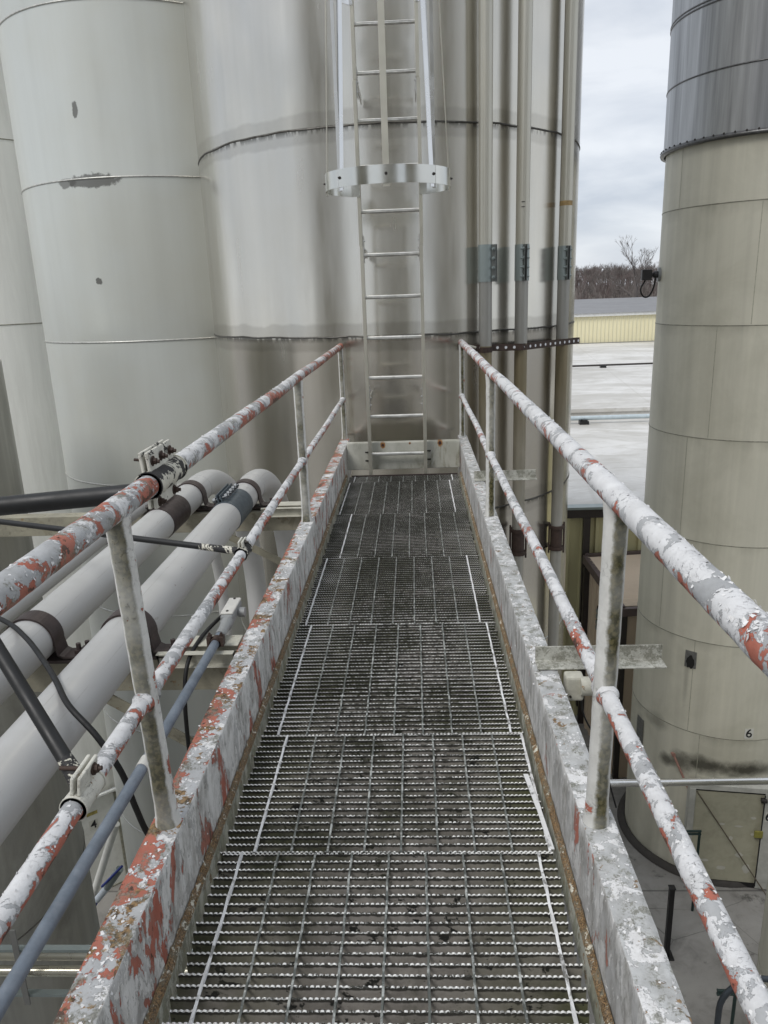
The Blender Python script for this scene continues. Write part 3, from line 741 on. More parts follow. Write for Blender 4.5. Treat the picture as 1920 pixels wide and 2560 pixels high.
a = MB(); a.tube(spline([(-1.75, 2.62, .36), (-1.36, 2.36, .363), (-1.20, 2.215, .362), (-1.07, 2.07, .348), (-.96, 1.92, .362), (-.87, 1.80, .350), (-.775, 1.74, .29), (-.72, 1.735, .18), (-.70, 1.745, .06), (-.685, 1.775, -.06), (-.64, 1.80, -.15), (-.56, 1.83, -.2)], 14), .0085, 16)
tag(a.build('cable', [M_rubber], root=(-.9, 1.9, .3)), 'black cable draped over the conveying pipes, ending behind the near left post', 'cable', 'black cables by the pipes')

# ------------------------------------------------------------------ ladder with cage
LY = 5.97
t = thing('caged_ladder', 'aluminium fixed ladder with a safety cage rising from the end of the catwalk', 'ladder', (-.06, LY, .06))
XL, XR = -.272, .174
ladj = (.075, .62+.0, 1.72, 2.86, 3.95)
for x in (XL, XR):
    for j, (z0, z1) in enumerate(((.0, 1.752), (1.756, 2.868), (2.872, 7.0))):
        a = MB(); s_ = 1 if x > 0 else -1; dxx = (.004 if j == 1 else 0)*s_
        a.prism([(-.013, -.030), (.013, -.030), (.013, -.025), (-.008*1, -.025), (-.008, .025), (.013, .025), (.013, .030), (-.013, .030)], (x+dxx, LY, z0), (x+dxx, LY, z1), (s_, 0, 0), (0, 1, 0))
        a.build('side_rail', [M_alum], t, bevel=.0012)
for k in range(22):
    z = .165+.3055*k
    a = MB(); n = 20; vs = []
    rad = [.0150 if q % 2 else .0135 for q in range(n)]
    for x in (XL+.008, XR-.008):
        for q in range(n): vs.append((x, LY+rad[q]*math.cos(2*pi*q/n), z+rad[q]*math.sin(2*pi*q/n)*.95))
    a.add(vs, [(q, (q+1) % n, n+(q+1) % n, n+q) for q in range(n)], 0, False); a.build('rung', [M_rung], t)
for z in (.62, 1.735, 2.86, 4.0):
    for x in (XL, XR):
        s_ = -1 if x > 0 else 1
        a = MB(); a.box((x+s_*.014, LY+.03, z), (.004, .10, .19)); a.box((x+s_*.014, LY+.23, z-.02), (.006, .42, .06))
        for q in (-.06, .0, .06): a.bolt((x+s_*.016, LY+.015, z+q), (s_, 0, 0), .006)
        a.build('bracket', [M_alum2], t)
for x in (XL-.03, XR+.03):                            # bolts into the end plate
    for z in (.10, .17):
        a = MB(); a.box((x, LY+.054, z), (.030, .003, .011)); a.bolt((x+.004, LY+.052, z), (0, -1, 0), .005); a.build('bolt', [M_bolt], t)
CX_, CY_, CA, CB = -.052, 5.655, .435, .372
def hoop(z0, h, sc=1.0):
    a = MB(); n = 72; al0 = math.asin(min(.999, (LY-.03-CY_)/CB)); vs = []; th = .005
    for k in range(n+1):
        al = (pi-al0)+(pi+2*al0)*k/n
        c_, s_ = math.cos(al), math.sin(al)
        p = Vector((CX_+CA*sc*c_, CY_+CB*s_, 0)); q = Vector((CX_+(CA*sc-th)*c_, CY_+(CB-th)*s_, 0))
        vs.append(((p.x, p.y, z0), (p.x, p.y, z0+h), (q.x, q.y, z0+h), (q.x, q.y, z0)))
    for j in range(4):
        st = [c for v_ in vs for c in (v_[j], v_[(j+1) % 4])]
        a.add(st, [(2*k, 2*k+1, 2*k+3, 2*k+2) for k in range(n)], 0, True)
    for s_ in (-1, 1):                                   # tabs onto the ladder
        al = al0 if s_ > 0 else pi-al0
        px = CX_+CA*sc*math.cos(al); rx = XR if s_ > 0 else XL
        a.box(((px+rx)/2+s_*.004, LY-.032, z0+h/2), (abs(px-rx)+.02, .004, h))
    return a
hb = hoop(2.10, .112); ho = hb.build('cage_hoop', [M_hoop], t)
hoop(3.33, .060, .86).build('cage_hoop', [M_alum2], t)
hoop(4.9, .060, .86).build('cage_hoop', [M_alum2], t)
def bar(al, ztop, sc_top, wd, mat, z0=2.08):
    c_, s_ = math.cos(al), math.sin(al)
    def P(sc, z): return Vector((CX_+(CA*sc-.008)*c_, CY_+(CB-.008)*s_, z))
    tg = Vector((-s_*CA, c_*CB, 0)).normalized(); nr = Vector((c_, s_, 0))
    a = MB(); a.prism([(-wd/2, -.003), (wd/2, -.003), (wd/2, .003), (-wd/2, .003)], P(1, z0), P(sc_top, 3.36), tg, nr)
    if ztop > 3.4: a.prism([(-wd/2, -.003), (wd/2, -.003), (wd/2, .003), (-wd/2, .003)], P(sc_top, 3.361), P(sc_top, ztop), tg, nr)
    a.build('cage_bar', [mat], t)
    a = MB(); a.bolt(P(1, 2.158)+nr*.009, nr, .0068); a.build('bolt', [M_bolt], t)
for al, sct, wd, m_ in ((-pi/2, .9, .042, M_alum), (-pi/2-.80, .84, .044, M_alum2), (-pi/2+.80, .84, .048, M_alum2), (-pi, .86, .034, M_alum), (0, .86, .034, M_alum)):
    bar(al, 6.9, sct, wd, m_)
for s_ in (-1, 1):                                       # slimmer uprights running beside the flared ones
    al = -pi/2+s_*.84; c_, q_ = math.cos(al), math.sin(al)
    p = Vector((CX_+(CA-.014)*c_, CY_+(CB-.014)*q_, 0))
    a = MB(); a.prism([(-.011, -.011), (.011, -.011), (.011, .011), (-.011, .011)], p+Vector((0, 0, 2.075)), p+Vector((-s_*.01, 0, 6.9)), (1, 0, 0), (0, 1, 0)); a.build('cage_bar', [M_alum2], t)

# ------------------------------------------------------------------ tanks
def ring(c, r, z, h, d, mat, parent, name='weld_seam', seg=180, wob=.0):
    a = MB(); n = seg; vs = []; fs = []
    for k in range(n):
        al = 2*pi*k/n; w_ = wob*noise.noise(Vector((math.cos(al)*9, math.sin(al)*9, z)))
        for (dr, dz) in ((-.01, -h/2), (d*.8, -h/2), (d, -h*.1), (d*.7, h/2), (-.01, h/2)):
            vs.append((c[0]+(r+dr)*math.cos(al), c[1]+(r+dr)*math.sin(al), z+dz+w_))
    for k in range(n):
        b = (k+1) % n
        for j in range(4): fs.append((5*k+j, 5*b+j, 5*b+j+1, 5*k+j+1))
    a.add(vs, fs, 0, True); return a.build(name, [mat], parent)
def shell(c, r, z0, z1, mat, parent, name='shell', seams=(), dome=True, seg=160):
    """cylindrical shell; a faint step at every course"""
    prof = [(r, z0)]; zc = sorted(seams)
    for i, zs in enumerate(zc):
        rr_ = r+(.001 if i % 2 else 0)
        prof += [(rr_, zs-.02), (rr_, zs-.004), (r+(.001 if (i+1) % 2 else 0), zs+.004)]
    prof += [(r, z1)]
    if dome: prof += [(r*.8, z1+.35*r), (r*.4, z1+.55*r), (.01, z1+.6*r)]
    a = MB(); a.lathe(prof, c, seg); return a.build(name, [mat], parent)
M_seam_dark = plain('dirty weld', (.10, .095, .085), .5, .6, .5, 30)
M_seam_light = plain('pale weld', (.50, .50, .47), .4, .6, .3, 30)
M_seam_cream = plain('grimy cream seam', (.25, .245, .195), .6, 0, .4, 20)

# big stainless tank
BC, BR = (-.114, 8.37), 1.895
bz = [2.693+1.6*k for k in (2, 1)]+[2.693, 1.069, -.525, -2.1, -3.7, -5.3, -6.9]
M_big = steel('brushed stainless big tank', (.645, .622, .565), .20, .62, .95, .04, seams=[(2.693-GZ, .12, .12, .22), (1.069-GZ, .12, .13, .28), (-.525-GZ, .12, .12, .2)], rot=0.0, patches=[(0, -BR, 1.78, .01, .01, 0)])
t = thing('storage_tank', 'largest stainless steel tank, straight ahead behind the caged ladder, with dark weld drips', 'tank', (BC[0], BC[1], GZ), 'storage tanks round the catwalk')
shell(BC, BR, GZ, 9.0, M_big, t, seams=bz, seg=384)
for z in bz: ring(BC, BR, z, .014, .007, M_seam_dark if z in (2.693, 1.069, -.525) else M_seam_light, t, wob=.012)
# left tank, behind
LC, LR = (-2.92, 9.64), 1.5
lz = [5.85, 4.22, 2.646, 1.018, -.579, -2.18, -3.8, -5.4]
def patch_at(C_, R__, px, py, pz, rx, rz, amt):
    d = Vector((px-C_[0], py-C_[1])); d = d.normalized()*R__; return (d.x, d.y, pz-GZ, rx, rz, amt)
def on_tank(C_, R__, u, v):
    Rm = M.to_3x3(); d = Rm @ Vector((u-960, 1280-v, -1878)); o = M.translation
    dx, dy = d.x, d.y; ox, oy = o.x-C_[0], o.y-C_[1]
    A = dx*dx+dy*dy; B = 2*(ox*dx+oy*dy); C2 = ox*ox+oy*oy-R__*R__; D = max(0, B*B-4*A*C2); tt = (-B-math.sqrt(D))/(2*A)
    return o+d*tt
def pat(C_, R__, u, v, rx, rz, amt): p = on_tank(C_, R__, u, v); return (p.x-C_[0], p.y-C_[1], p.z-GZ, rx, rz, amt)
M_left = steel('satin pale tank', (.57, .59, .56), .36, .4, .30, .03, seams=[], rot=0.0,
               patches=[pat(LC, LR, 187, 275, .035, .075, .8), pat(LC, LR, 247, 704, .042, .04, .85), pat(LC, LR, 230, 452, .30, .075, .8), pat(LC, LR, 165, 459, .12, .05, .7)])
t = thing('storage_tank', 'pale satin grey tank to the left of the big stainless tank, with small dark scuffs', 'tank', (LC[0], LC[1], GZ), 'storage tanks round the catwalk')
shell(LC, LR, GZ, 9.0, M_left, t, seams=lz)
for z in lz: ring(LC, LR, z, .014, .009, M_seam_light, t)
# whitish tank behind the left tank
WC, WR = (-6.2, 11.37), 1.6
M_white = plain('chalky white tank paint', (.76, .76, .72), .5, 0, .10, 3, stretch=(1.5, 1.5, .15), dirt=.22, dirtcol=(.35, .34, .30), dsc=5)
t = thing('storage_tank', 'chalky white tank at far left behind the pale grey tank, door numbered 4', 'tank', (WC[0], WC[1], GZ), 'storage tanks round the catwalk')
shell(WC, WR, GZ, 9.5, M_white, t, seams=[])
for z in (6.9, 5.2, 3.47, 1.20, -1.15, -2.9, -4.7): ring(WC, WR, z, .012, .006, M_seam_cream, t)
dth = math.atan2(10.0-WC[1], -5.08-WC[0])
def tangent_frame(C_, R__, th, z):   # local x = right along wall seen from outside, y = up, z = outward
    o = Vector((math.cos(th), math.sin(th), 0)); up = Vector((0, 0, 1)); rt = up.cross(o)
    m_ = Matrix((rt, up, o)).transposed().to_4x4(); m_.translation = Vector((C_[0]+R__*o.x, C_[1]+R__*o.y, z)); return m_
M_doorw = plain('white door panel', (.66, .66, .62), .45, 0, .06, 5, dirt=.3, dirtcol=(.3, .29, .25), dsc=6)
TF = tangent_frame(WC, WR, dth, -6.95)
a = MB(); a.box((-.21, -.08, -.04), (.98, 1.74, .20), T=TF); dr = a.build('door', [M_doorw], t, bevel=.01)
a = MB(); a.tube([TF @ Vector((-.80, .86, .12)), TF @ Vector((.40, .86, .12))], .040, 14); a.build('door_rail', [M_alum2], dr)
a = MB(); a.box((-.21, .81, .05), (1.06, .04, .06), T=TF); a.box((-.72, -.08, .05), (.05, 1.7, .05), T=TF); a.box((.295, -.08, .05), (.035, 1.7, .06), T=TF); a.box((-.21, -.95, .04), (1.06, .05, .07), T=TF); a.build('door_frame', [M_seam_cream], dr)
M_ink = plain('black lettering', (.01, .01, .012), .5, 0, .1)
M_sticker = plain('white sticker', (.56, .555, .50), .4, 0, .04)
a = MB(); a.box((-.095, .34, .063), (.14, .17, .004), T=TF); s4 = a.build('number_sticker', [M_sticker], dr)
textmesh('4', .20, 'number_four', M_ink, s4, TF @ Matrix.Translation((-.095, .34, .067)))
a = MB(); a.box((-.095, .55, .064), (.17, .055, .008), T=TF); a.build('yellow_plate', [plain('yellow plate', (.35, .29, .08), .5, 0, .4, 20)], dr)
# grimy tank, nearest at left
DC, DR = (-5.0, 6.16), 1.5
M_dark = steel('grimy dull tank', (.40, .40, .365), .42, .0, .55, .14, stain=.55)
t = thing('storage_tank', 'dull grimy grey tank at the extreme left edge, behind the two low stainless pipes', 'tank', (DC[0], DC[1], GZ), 'storage tanks round the catwalk')
shell(DC, DR, GZ, 0.95, M_dark, t, seams=[-1.2, -4.2], dome=False); a = MB(); a.lathe([(DR, .95), (.01, 1.12)], DC, 64); a.build('flat_roof', [M_dark], t)
for z in (-1.2, -4.2): ring(DC, DR, z, .014, .006, M_seam_dark, t)
# valve body with wire between the dark and white tanks
a = MB(); vc = Vector((-3.40, 6.05, -.33))
d_ = Vector((-1, -.1, .2)).normalized()
a.tube([vc, vc-d_*.07, vc-d_*.075, vc-d_*.12, vc-d_*.125, vc-d_*.18, vc-d_*.185, vc-d_*.26], [.055, .055, .08, .08, .05, .05, .07, .07], 20)
tag(a.build('tank_fitting', [M_fit], root=tuple(vc)), 'grey round fitting on the side of the grimy far left tank', 'fitting')

# right tank: cream body, metal jacket above
RC, RR = (5.03, 11.5), 1.317
def cream_mat():
    g = G('cream tank paint')
    col = (.575, .555, .46)
    st = g.noise(2.0, 6, .6, .15, (2.4, 2.4, .09))
    c = g.mix(g.ramp(st, .3, .7), tuple(x*.86 for x in col), tuple(x*1.07 for x in col))
    c = g.mix(g.math('MULTIPLY', g.ramp(g.noise(1.1, 6, .65, .4), .45, .7), .28), c, (.26, .25, .18))
    z = g.obj(2)
    for zs in (2.384, .85, -.687, -2.2, -3.747, -5.29):
        wob = g.math('MULTIPLY_ADD', g.math('SUBTRACT', g.noise(4.5, 5, .6), .5), .14, z)
        b = g.math('MULTIPLY', g.ramp(wob, zs-GZ-.17, zs-GZ-.02), g.ramp(z, zs-GZ+.004, zs-GZ-.002))
        c = g.mix(g.math('MULTIPLY', g.math('MULTIPLY', b, g.ramp(g.noise(2.2, 4, .6, 0, (1, 1, .3), (3, 1, 1)), .42, .7)), .45), c, (.14, .13, .095))
    for (px, py, pz, rx, rz, amt) in (pat(RC, RR, 1760, 1915, .40, .20, .9), pat(RC, RR, 1870, 1925, .60, .17, .95), pat(RC, RR, 1700, 1905, .20, .22, .7), pat(RC, RR, 1668, 1900, .16, .14, .8), pat(RC, RR, 1640, 1800, .25, .18, .45), pat(RC, RR, 1600, 1820, .14, .32, .5), pat(RC, RR, 1715, 1700, .05, .5, .25)):
        tcn = g.n('ShaderNodeTexCoord'); sb = g.n('ShaderNodeVectorMath', operation='SUBTRACT'); sb.inputs[1].default_value = (px, py, pz); g.t.links.new(tcn.outputs['Object'], sb.inputs[0])
        ml = g.n('ShaderNodeVectorMath', operation='MULTIPLY'); ml.inputs[1].default_value = (1/rx, 1/rx, 1/rz); g.t.links.new(sb.outputs[0], ml.inputs[0])
        ln = g.n('ShaderNodeVectorMath', operation='LENGTH'); g.t.links.new(ml.outputs[0], ln.inputs[0])
        f = g.math('MULTIPLY_ADD', g.math('SUBTRACT', g.noise(4, 6, .65), .5), 1.2, ln.outputs['Value'])
        c = g.mix(g.math('MULTIPLY', g.ramp(f, 1.05, .3), amt), c, (.045, .042, .03))
    g.bump(g.noise(.9, 4, .5), .25, .03)
    return g.pb(c, .48, 0, Specular_IOR_Level=.4)
M_creamtank = cream_mat()
t = thing('storage_tank', 'cream painted tank at right with dark metal jacket on top and number 6', 'tank', (RC[0], RC[1], GZ), 'storage tanks round the catwalk')
rz_ = [2.384, .85, -.687, -2.2, -3.747, -5.29]
shell(RC, RR, GZ, 3.5, M_creamtank, t, seams=[], dome=False)
for z in rz_: ring(RC, RR, z, .010, .006, M_seam_cream, t)
a = MB()
rv = random.Random(5)                                    # vertical plate joints
for i, z in enumerate([3.5]+rz_):
    zb = ([3.5]+rz_+[-6.8])[i+1]
    for k in range(3):
        al = R_(205)+k*2*pi/3+i*.62
        al = {0: R_(196), 1: R_(247), 2: R_(229), 3: R_(216), 4: R_(205), 5: R_(232)}.get(i, 0)+k*2*pi/3
        c_, s_ = math.cos(al), math.sin(al)
        a.box((RC[0]+(RR-.0035)*c_, RC[1]+(RR-.0035)*s_, (z+zb)/2), (.010, .009, z-zb-.03), rot=('Z', al))
a.build('vertical_seam', [plain('faint vertical seam', (.36, .35, .28), .6, 0, .3, 20)], t)
def jacket_mat():
    g = G('weathered metal jacket')
    st = g.noise(3, 7, .65, .1, (3, 3, .12)); c = g.mix(g.ramp(st, .32, .68), (.27, .275, .28), (.50, .51, .52))
    # darker towards the right, with a streaky border
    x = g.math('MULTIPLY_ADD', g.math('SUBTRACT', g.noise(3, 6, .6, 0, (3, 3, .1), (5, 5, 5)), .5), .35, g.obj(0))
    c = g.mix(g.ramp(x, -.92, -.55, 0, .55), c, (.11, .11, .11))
    return g.pb(c, .42, .75)
M_jacket = jacket_mat()
a = MB(); JR = RR+.035
prof = [(JR, 3.17), (JR, 9.4)]
a.lathe(prof, RC, 160); a.build('metal_jacket', [M_jacket], t)
M_jseam = plain('jacket seam', (.12, .12, .12), .4, .7, .4, 20)
for z in (3.95, 4.72, 4.76, 5.55, 5.59, 6.35, 7.2, 8.0): ring(RC, JR, z, .018, .010, M_jseam, t, 'jacket_seam')
fl = ring(RC, JR, 3.165, .055, .045, M_jseam, t, 'jacket_flange')
a = MB()
for k in range(64):
    al = 2*pi*k/64; c_, s_ = math.cos(al), math.sin(al); a.hexa((RC[0]+(JR+.030)*c_, RC[1]+(JR+.030)*s_, 3.192), (c_*.5, s_*.5, .5), .012, .012)
a.build('flange_bolts', [M_bolt], fl)
# hole patches on the cream tank
def patch_plate(u, v, w_, h_, hole, label=None):
    p = on_tank(RC, RR, u, v); th = math.atan2(p.y-RC[1], p.x-RC[0]); T_ = tangent_frame(RC, RR+.003, th, p.z)
    a = MB(); a.box((0, 0, .004), (w_, h_, .008), T=T_); o = a.build('repair_patch', [plain('bare metal patch', (.22, .22, .21), .45, .5, .3, 20)], t)
    if hole:
        a = MB(); n = 14; vs = [T_ @ Vector((math.cos(2*pi*k/n)*w_*.36*(1+.25*math.sin(k*3.1)), -h_*.16+math.sin(2*pi*k/n)*h_*.40*(1+.22*math.sin(k*2.3)), .011)) for k in range(n)]
        a.add(vs, [tuple(range(n))]); a.build('open_hole', [plain('dark hole', (.012, .011, .01), .8)], o)
    return T_
patch_plate(1727, 1648, .17, .27, True)
patch_plate(1600, 1835, .20, .62, False)
p6 = on_tank(RC, RR, 1872, 1834); T6 = tangent_frame(RC, RR+.004, math.atan2(p6.y-RC[1], p6.x-RC[0]), p6.z)
a = MB(); a.box((0, 0, 0), (.13, .17, .004), T=T6); s6 = a.build('number_sticker', [M_sticker], t)
textmesh('6', .20, 'number_six', M_ink, s6, T6 @ Matrix.Translation((0, 0, .004)))
# rusty sample valve
pv = on_tank(RC, RR, 1683, 1885); pv2 = pv+Vector((.22, -.30, -.55))
a = MB(); a.tube([pv, pv.lerp(pv2, .6), pv2], .018, 10); a.tube([pv2, pv2+Vector((.02, -.02, -.16))], .035, 10); a.tube([pv+Vector((0, .05, 0)), pv+Vector((0, -.03, 0))], .032, 14)
a.build('drain_spout', [plain('red rusty pipe', (.36, .20, .155), .7, 0, .3, 20)], t)
# door box 6 at its foot
M_doorc = plain('patched cream door', (.40, .385, .29), .5, 0, .10, 4, dirt=.35, dirtcol=(.14, .13, .09), dsc=5)
th6 = math.atan2(10.22-RC[1], 4.86-RC[0]); TD = tangent_frame(RC, RR, th6, -6.95)
a = MB(); a.box((.02, -.05, -.16), (1.12, 1.72, .46), T=TD); dr = a.build('door', [M_doorc], t, bevel=.012)
a = MB(); a.box((-.58, -.05, .03), (.09, 1.75, .16), T=TD); a.box((.575, -.05, .03), (.20, 1.75, .16), T=TD); a.box((.02, .86, .03), (1.30, .08, .14), T=TD); a.build('door_frame', [plain('pale door frame', (.46, .46, .42), .5, 0, .12, 6, dirt=.3)], dr)
a = MB(); a.box((.468, -.05, .112), (.016, 1.68, .01), T=TD); a.box((.02, .80, .072), (1.1, .03, .012), T=TD); a.box((.02, -.93, .03), (1.25, .14, .10), T=TD); a.build('door_gap', [plain('black gap', (.01, .01, .01), .8)], dr)
a = MB(); a.box((.552, .42, .112), (.11, .18, .004), T=TD); s6b = a.build('number_sticker', [M_sticker], dr)
textmesh('6', .22, 'number_six', M_ink, s6b, TD @ Matrix.Translation((.552, .42, .116)))
a = MB(); a.box((.43, .10, .125), (.13, .13, .03), T=TD); a.build('yellow_tag', [plain('dull yellow tag', (.24, .22, .05), .5, 0, .3, 20)], dr, bevel=.02)
for (x_, y_, s1, s2) in ((-.1, .2, .09, .04), (.15, .18, .12, .035), (.35, .35, .08, .05), (.05, -.05, .06, .08), (.2, -.35, .11, .1), (-.3, -.5, .12, .05), (.33, -.6, .12, .18), (-.05, -.62, .14, .07), (.36, .05, .05, .05)):
    a = MB(); n = 12; a.add([TD @ Vector((x_+s1*.5*math.cos(2*pi*k/n)*(1+.2*math.sin(k*2+x_*9)), y_+s2*.5*math.sin(2*pi*k/n), .0735)) for k in range(n)], [tuple(range(n))]); a.build('paint_dab', [plain('pale dab', (.50, .49, .43), .6)], dr)
a = MB(); a.tube([TD @ Vector((-.52, .78, .10)), TD @ Vector((.66, -.98, .30))], .011, 8); a.build('stay_rod', [plain('brown rod', (.12, .10, .07), .7)], dr)
a = MB(); a.tube([TD @ Vector((.42, .70, .10)), TD @ Vector((.50, .70, .10))], .04, 12); a.build('hinge', [M_bolt], dr)
# sensor on the cream tank side
ps = on_tank(RC, RR, 1650, 686); th = math.atan2(ps.y-RC[1], ps.x-RC[0]); TS = tangent_frame(RC, RR, th, ps.z)
t2 = thing('level_sensor', 'small dark sensor with a looped cable sticking out of the cream tank', 'sensor', tuple(ps))
a = MB(); a.tube([TS @ Vector((0, 0, -.02)), TS @ Vector((0, 0, .03))], .10, 20); a.build('mounting_flange', [M_fit], t2)
a = MB(); a.tube([TS @ Vector((0, 0, .03)), TS @ Vector((0, 0, .09)), TS @ Vector((0, 0, .095)), TS @ Vector((0, 0, .13))], [.05, .05, .03, .03], 16); a.box((0, 0, .19), (.12, .15, .14), T=TS); a.build('sensor_body', [plain('dark sensor', (.03, .028, .028), .5)], t2, bevel=.01)
a = MB(); a.tube(spline([TS @ Vector(q) for q in ((0, -.07, .20), (0, -.20, .26), (0, -.30, .22), (0, -.30, .14), (0, -.18, .08), (0, -.05, .06))], 6), .012, 8); a.build('cable', [M_rubber], t2)

# near right tank, only its left flank in frame
NC, NR = (5.49, 7.26), 1.3
t = thing('storage_tank', 'cream tank of which only the left flank shows at the bottom right corner', 'tank', (NC[0], NC[1], GZ), 'storage tanks round the catwalk')
shell(NC, NR, GZ, -3.9, plain('pale cream tank', (.44, .43, .36), .5, 0, .1, 3, stretch=(2, 2, .15), dirt=.2), t, seams=[], dome=True)
ring(NC, NR, -6.8, .012, .006, M_seam_cream, t)

# silver pipe, pipe stubs, posts at low right
t = thing('steel_pipe', 'bright stainless pipe crossing level in front of the number 6 tank', 'pipe', (4.4, 9.5, -5.5))
a = MB(); a.tube([(2.6, 9.5, -5.53), (5.8, 9.5, -5.50), (8, 9.5, -5.48)], .055, 20); a.build('pipe', [M_alum2], t)
a = MB(); a.tube([(2.7, 9.5, GZ), (2.7, 9.5, -5.58)], .04, 12); a.box((2.7, 9.5, GZ+.01), (.16, .16, .02)); a.build('pipe_support', [M_bolt], t)
a = MB(); a.box((3.53, 8.77, -7.3), (.07, .07, 1.18)); a.box((3.53, 8.77, -7.89), (.18, .18, .02)); a.box((3.53, 8.77, -6.70), (.09, .09, .02))
M_blackmetal = plain('black enamel', (.008, .008, .009), .35, 0, .2)
o = a.build('bollard_post', [M_blackmetal], root=(3.53, 8.77, GZ), bevel=.006); tag(o, 'slim black square post standing on the concrete beside the number 6 tank', 'post')
for (u, v, nm) in ((1715, 2085, 'stub between the cream tank wall and its door'), (1795, 2485, 'stub low down near the bottom right corner')):
    Rm = M.to_3x3(); d = (Rm @ Vector((u-960, 1280-v, -1878))).normalized(); k = (9.6 if v < 2200 else 7.0)/d.y; p = M.translation+d*k
    a = MB()
    for q in (0, .05): a.tube([p+Vector((0, 0, q)), p+Vector((.22, 0, q))], .018, 12); a.tube([p+Vector((-.012, 0, q)), p+Vector((.0, 0, q))], .022, 12)
    a.tube([p+Vector((.20, 0, 0.02)), (p.x+.20, p.y, GZ)], .02, 10)
    o = a.build('pipe_stub', [plain('dark green pipe', (.012, .03, .026), .4)], root=(p.x, p.y, GZ)); tag(o, 'dark green twin pipe '+nm, 'pipe', 'dark green pipe stubs')
pg = M.translation+(M.to_3x3() @ Vector((1905-960, 1280-2455, -1878))).normalized()*6.9
a = MB(); a.tube(arc((pg.x, pg.y, pg.z-.25), (1, 0, 0), (0, 0, 1), .28, pi, 0, 16)+[(pg.x+.28, pg.y, GZ)], .022, 12); a.tube([(pg.x-.02, pg.y, pg.z+.0), (pg.x-.02, pg.y, GZ)], .02, 10); a.tube([(pg.x-.28, pg.y, pg.z-.25), (pg.x-.28, pg.y, GZ)], .022, 10)
tag(a.build('hoop_guard', [plain('dark blue grey steel', (.06, .07, .08), .4, .5)], root=(pg.x, pg.y, GZ)), 'dark hooped guard rail against the cream tank at the bottom right corner', 'guard rail')

# ------------------------------------------------------------------ drop pipes right of the ladder
DP = [(.705, 6.53, 1.0, 'left drop pipe of three beside the ladder, its coupling lugs turned to the right'),
      (1.028, 6.70, .0, 'middle drop pipe of three, two dark scratches above its zinc coupling'),
      (1.475, 7.19, .35, 'right drop pipe of three, nearest the sky, with a tape scrap')]
M_tube = steel('dull stainless tube', (.52, .505, .44), .34, 0, .6, .08, rot=0)
def stained():
    g = G('rust stained tube'); z = g.obj(2)
    f = g.ramp(g.math('MULTIPLY_ADD', g.math('SUBTRACT', g.noise(12, 6, .6, 0, (1, 1, .15)), .5), .7, z), -1.7, -.35, .0, 1)
    c = g.mix(f, (.42, .41, .37), (.25, .21, .13)); c = g.mix(g.math('MULTIPLY', g.ramp(g.noise(8, 6, .6, 0, (1, 1, .2)), .4, .7), .4), c, (.14, .125, .09))
    return g.pb(c, .42, .5)
M_stain = stained()
for i, (x, y_, la, lab) in enumerate(DP):
    t = thing('drop_pipe', lab, 'pipe', (x, y_, .93), 'vertical drop pipes on the big tank')
    r = .056
    a = MB(); a.tube([(x, y_, 1.645), (x, y_, 7.5)], r, 36); a.build('upper_pipe', [M_tube], t)
    a = MB(); a.tube([(x, y_, .955), (x, y_, 1.645)], r*.985, 36); a.build('middle_pipe', [plain('grey tube', (.33, .325, .30), .4, .6, .15, 3, stretch=(3, 3, .2))], t)
    a = MB(); a.tube([(x, y_, -6.0), (x, y_, .955)], r*.985, 36); a.build('lower_pipe', [M_stain], t)
    zc = 1.62; zh = .145
    a = MB(); a.tube([(x, y_, zc-zh), (x, y_, zc+zh)], r*1.09, 36)
    dvv = Vector((cam.location.x-x if False else .1-x, -y_, 0)).normalized(); sd_ = Vector((-dvv.y, dvv.x, 0))
    ang = {1.0: 1.18, .0: .34, .35: .42}[la]
    rgt = Vector((1, 0, 0)); front = Vector((.1-x, -y_, 0)).normalized(); right = Vector((-front.y, front.x, 0))
    if right.x < 0: right = -right
    od = (front*math.cos(ang)+right*math.sin(ang)).normalized(); td = Vector((-od.y, od.x, 0))
    if td.dot(right) < 0: td = -td
    cp = a.build('coupling', [M_zinc], t)
    T_ = Matrix((td, Vector((0, 0, 1)), od)).transposed().to_4x4(); T_.translation = Vector((x, y_, zc))
    a = MB()
    for s_ in (-1, 1): a.box((s_*.010, 0, r*1.09+.016), (.006, zh*2, .042), T=T_)
    a.build('lug', [plain('dull coupling lug', (.16, .17, .165), .45, .6, .15, 20)], cp, bevel=.002)
    for k in range(4):
        zz2 = -zh+.035+k*(zh*2-.07)/3; p = T_ @ Vector((-.012, zz2, r*1.09+.018)); q = T_ @ Vector((.013, zz2, r*1.09+.018))
        a = MB(); a.hexa(q, td, .014, .012); a.hexa(q+td*.012, td, .007, .012, n=10); a.hexa(p, -td, .014, .010); a.hexa(p-td*.010, -td, .007, .022, n=10); a.build('bolt', [M_zinc], cp)
    if i != 0:
        zc = -.85 if i == 1 else -.98
    else: zc = -.80
    a = MB(); a.tube([(x, y_, zc-.10), (x, y_, zc+.10)], r*1.05, 28)
    for q in (-.11, .11): a.tube([(x, y_, zc+q-.016), (x, y_, zc+q+.016)], r*1.32, 28)
    for s_ in (-1, 1): a.tube([(x+s_*r*1.3, y_-.01, zc-.16), (x+s_*r*1.3, y_-.01, zc+.16)], .009, 8)
    a.build('lower_coupling', [M_rustbrown], t)
    if i == 1:
        for q in (0, .038): 
            a = MB(); a.box((x-.005, y_-r-.0005, 2.055+q), (.028, .003, .006)); a.build('scratch', [M_bolt], t)
    if i == 2:
        a = MB(); a.tube([(x, y_, 2.10), (x, y_, 2.14)], r*1.012, 24); a.build('tape_scrap', [plain('ochre tape', (.35, .24, .10), .6, 0, .4, 30)], t)
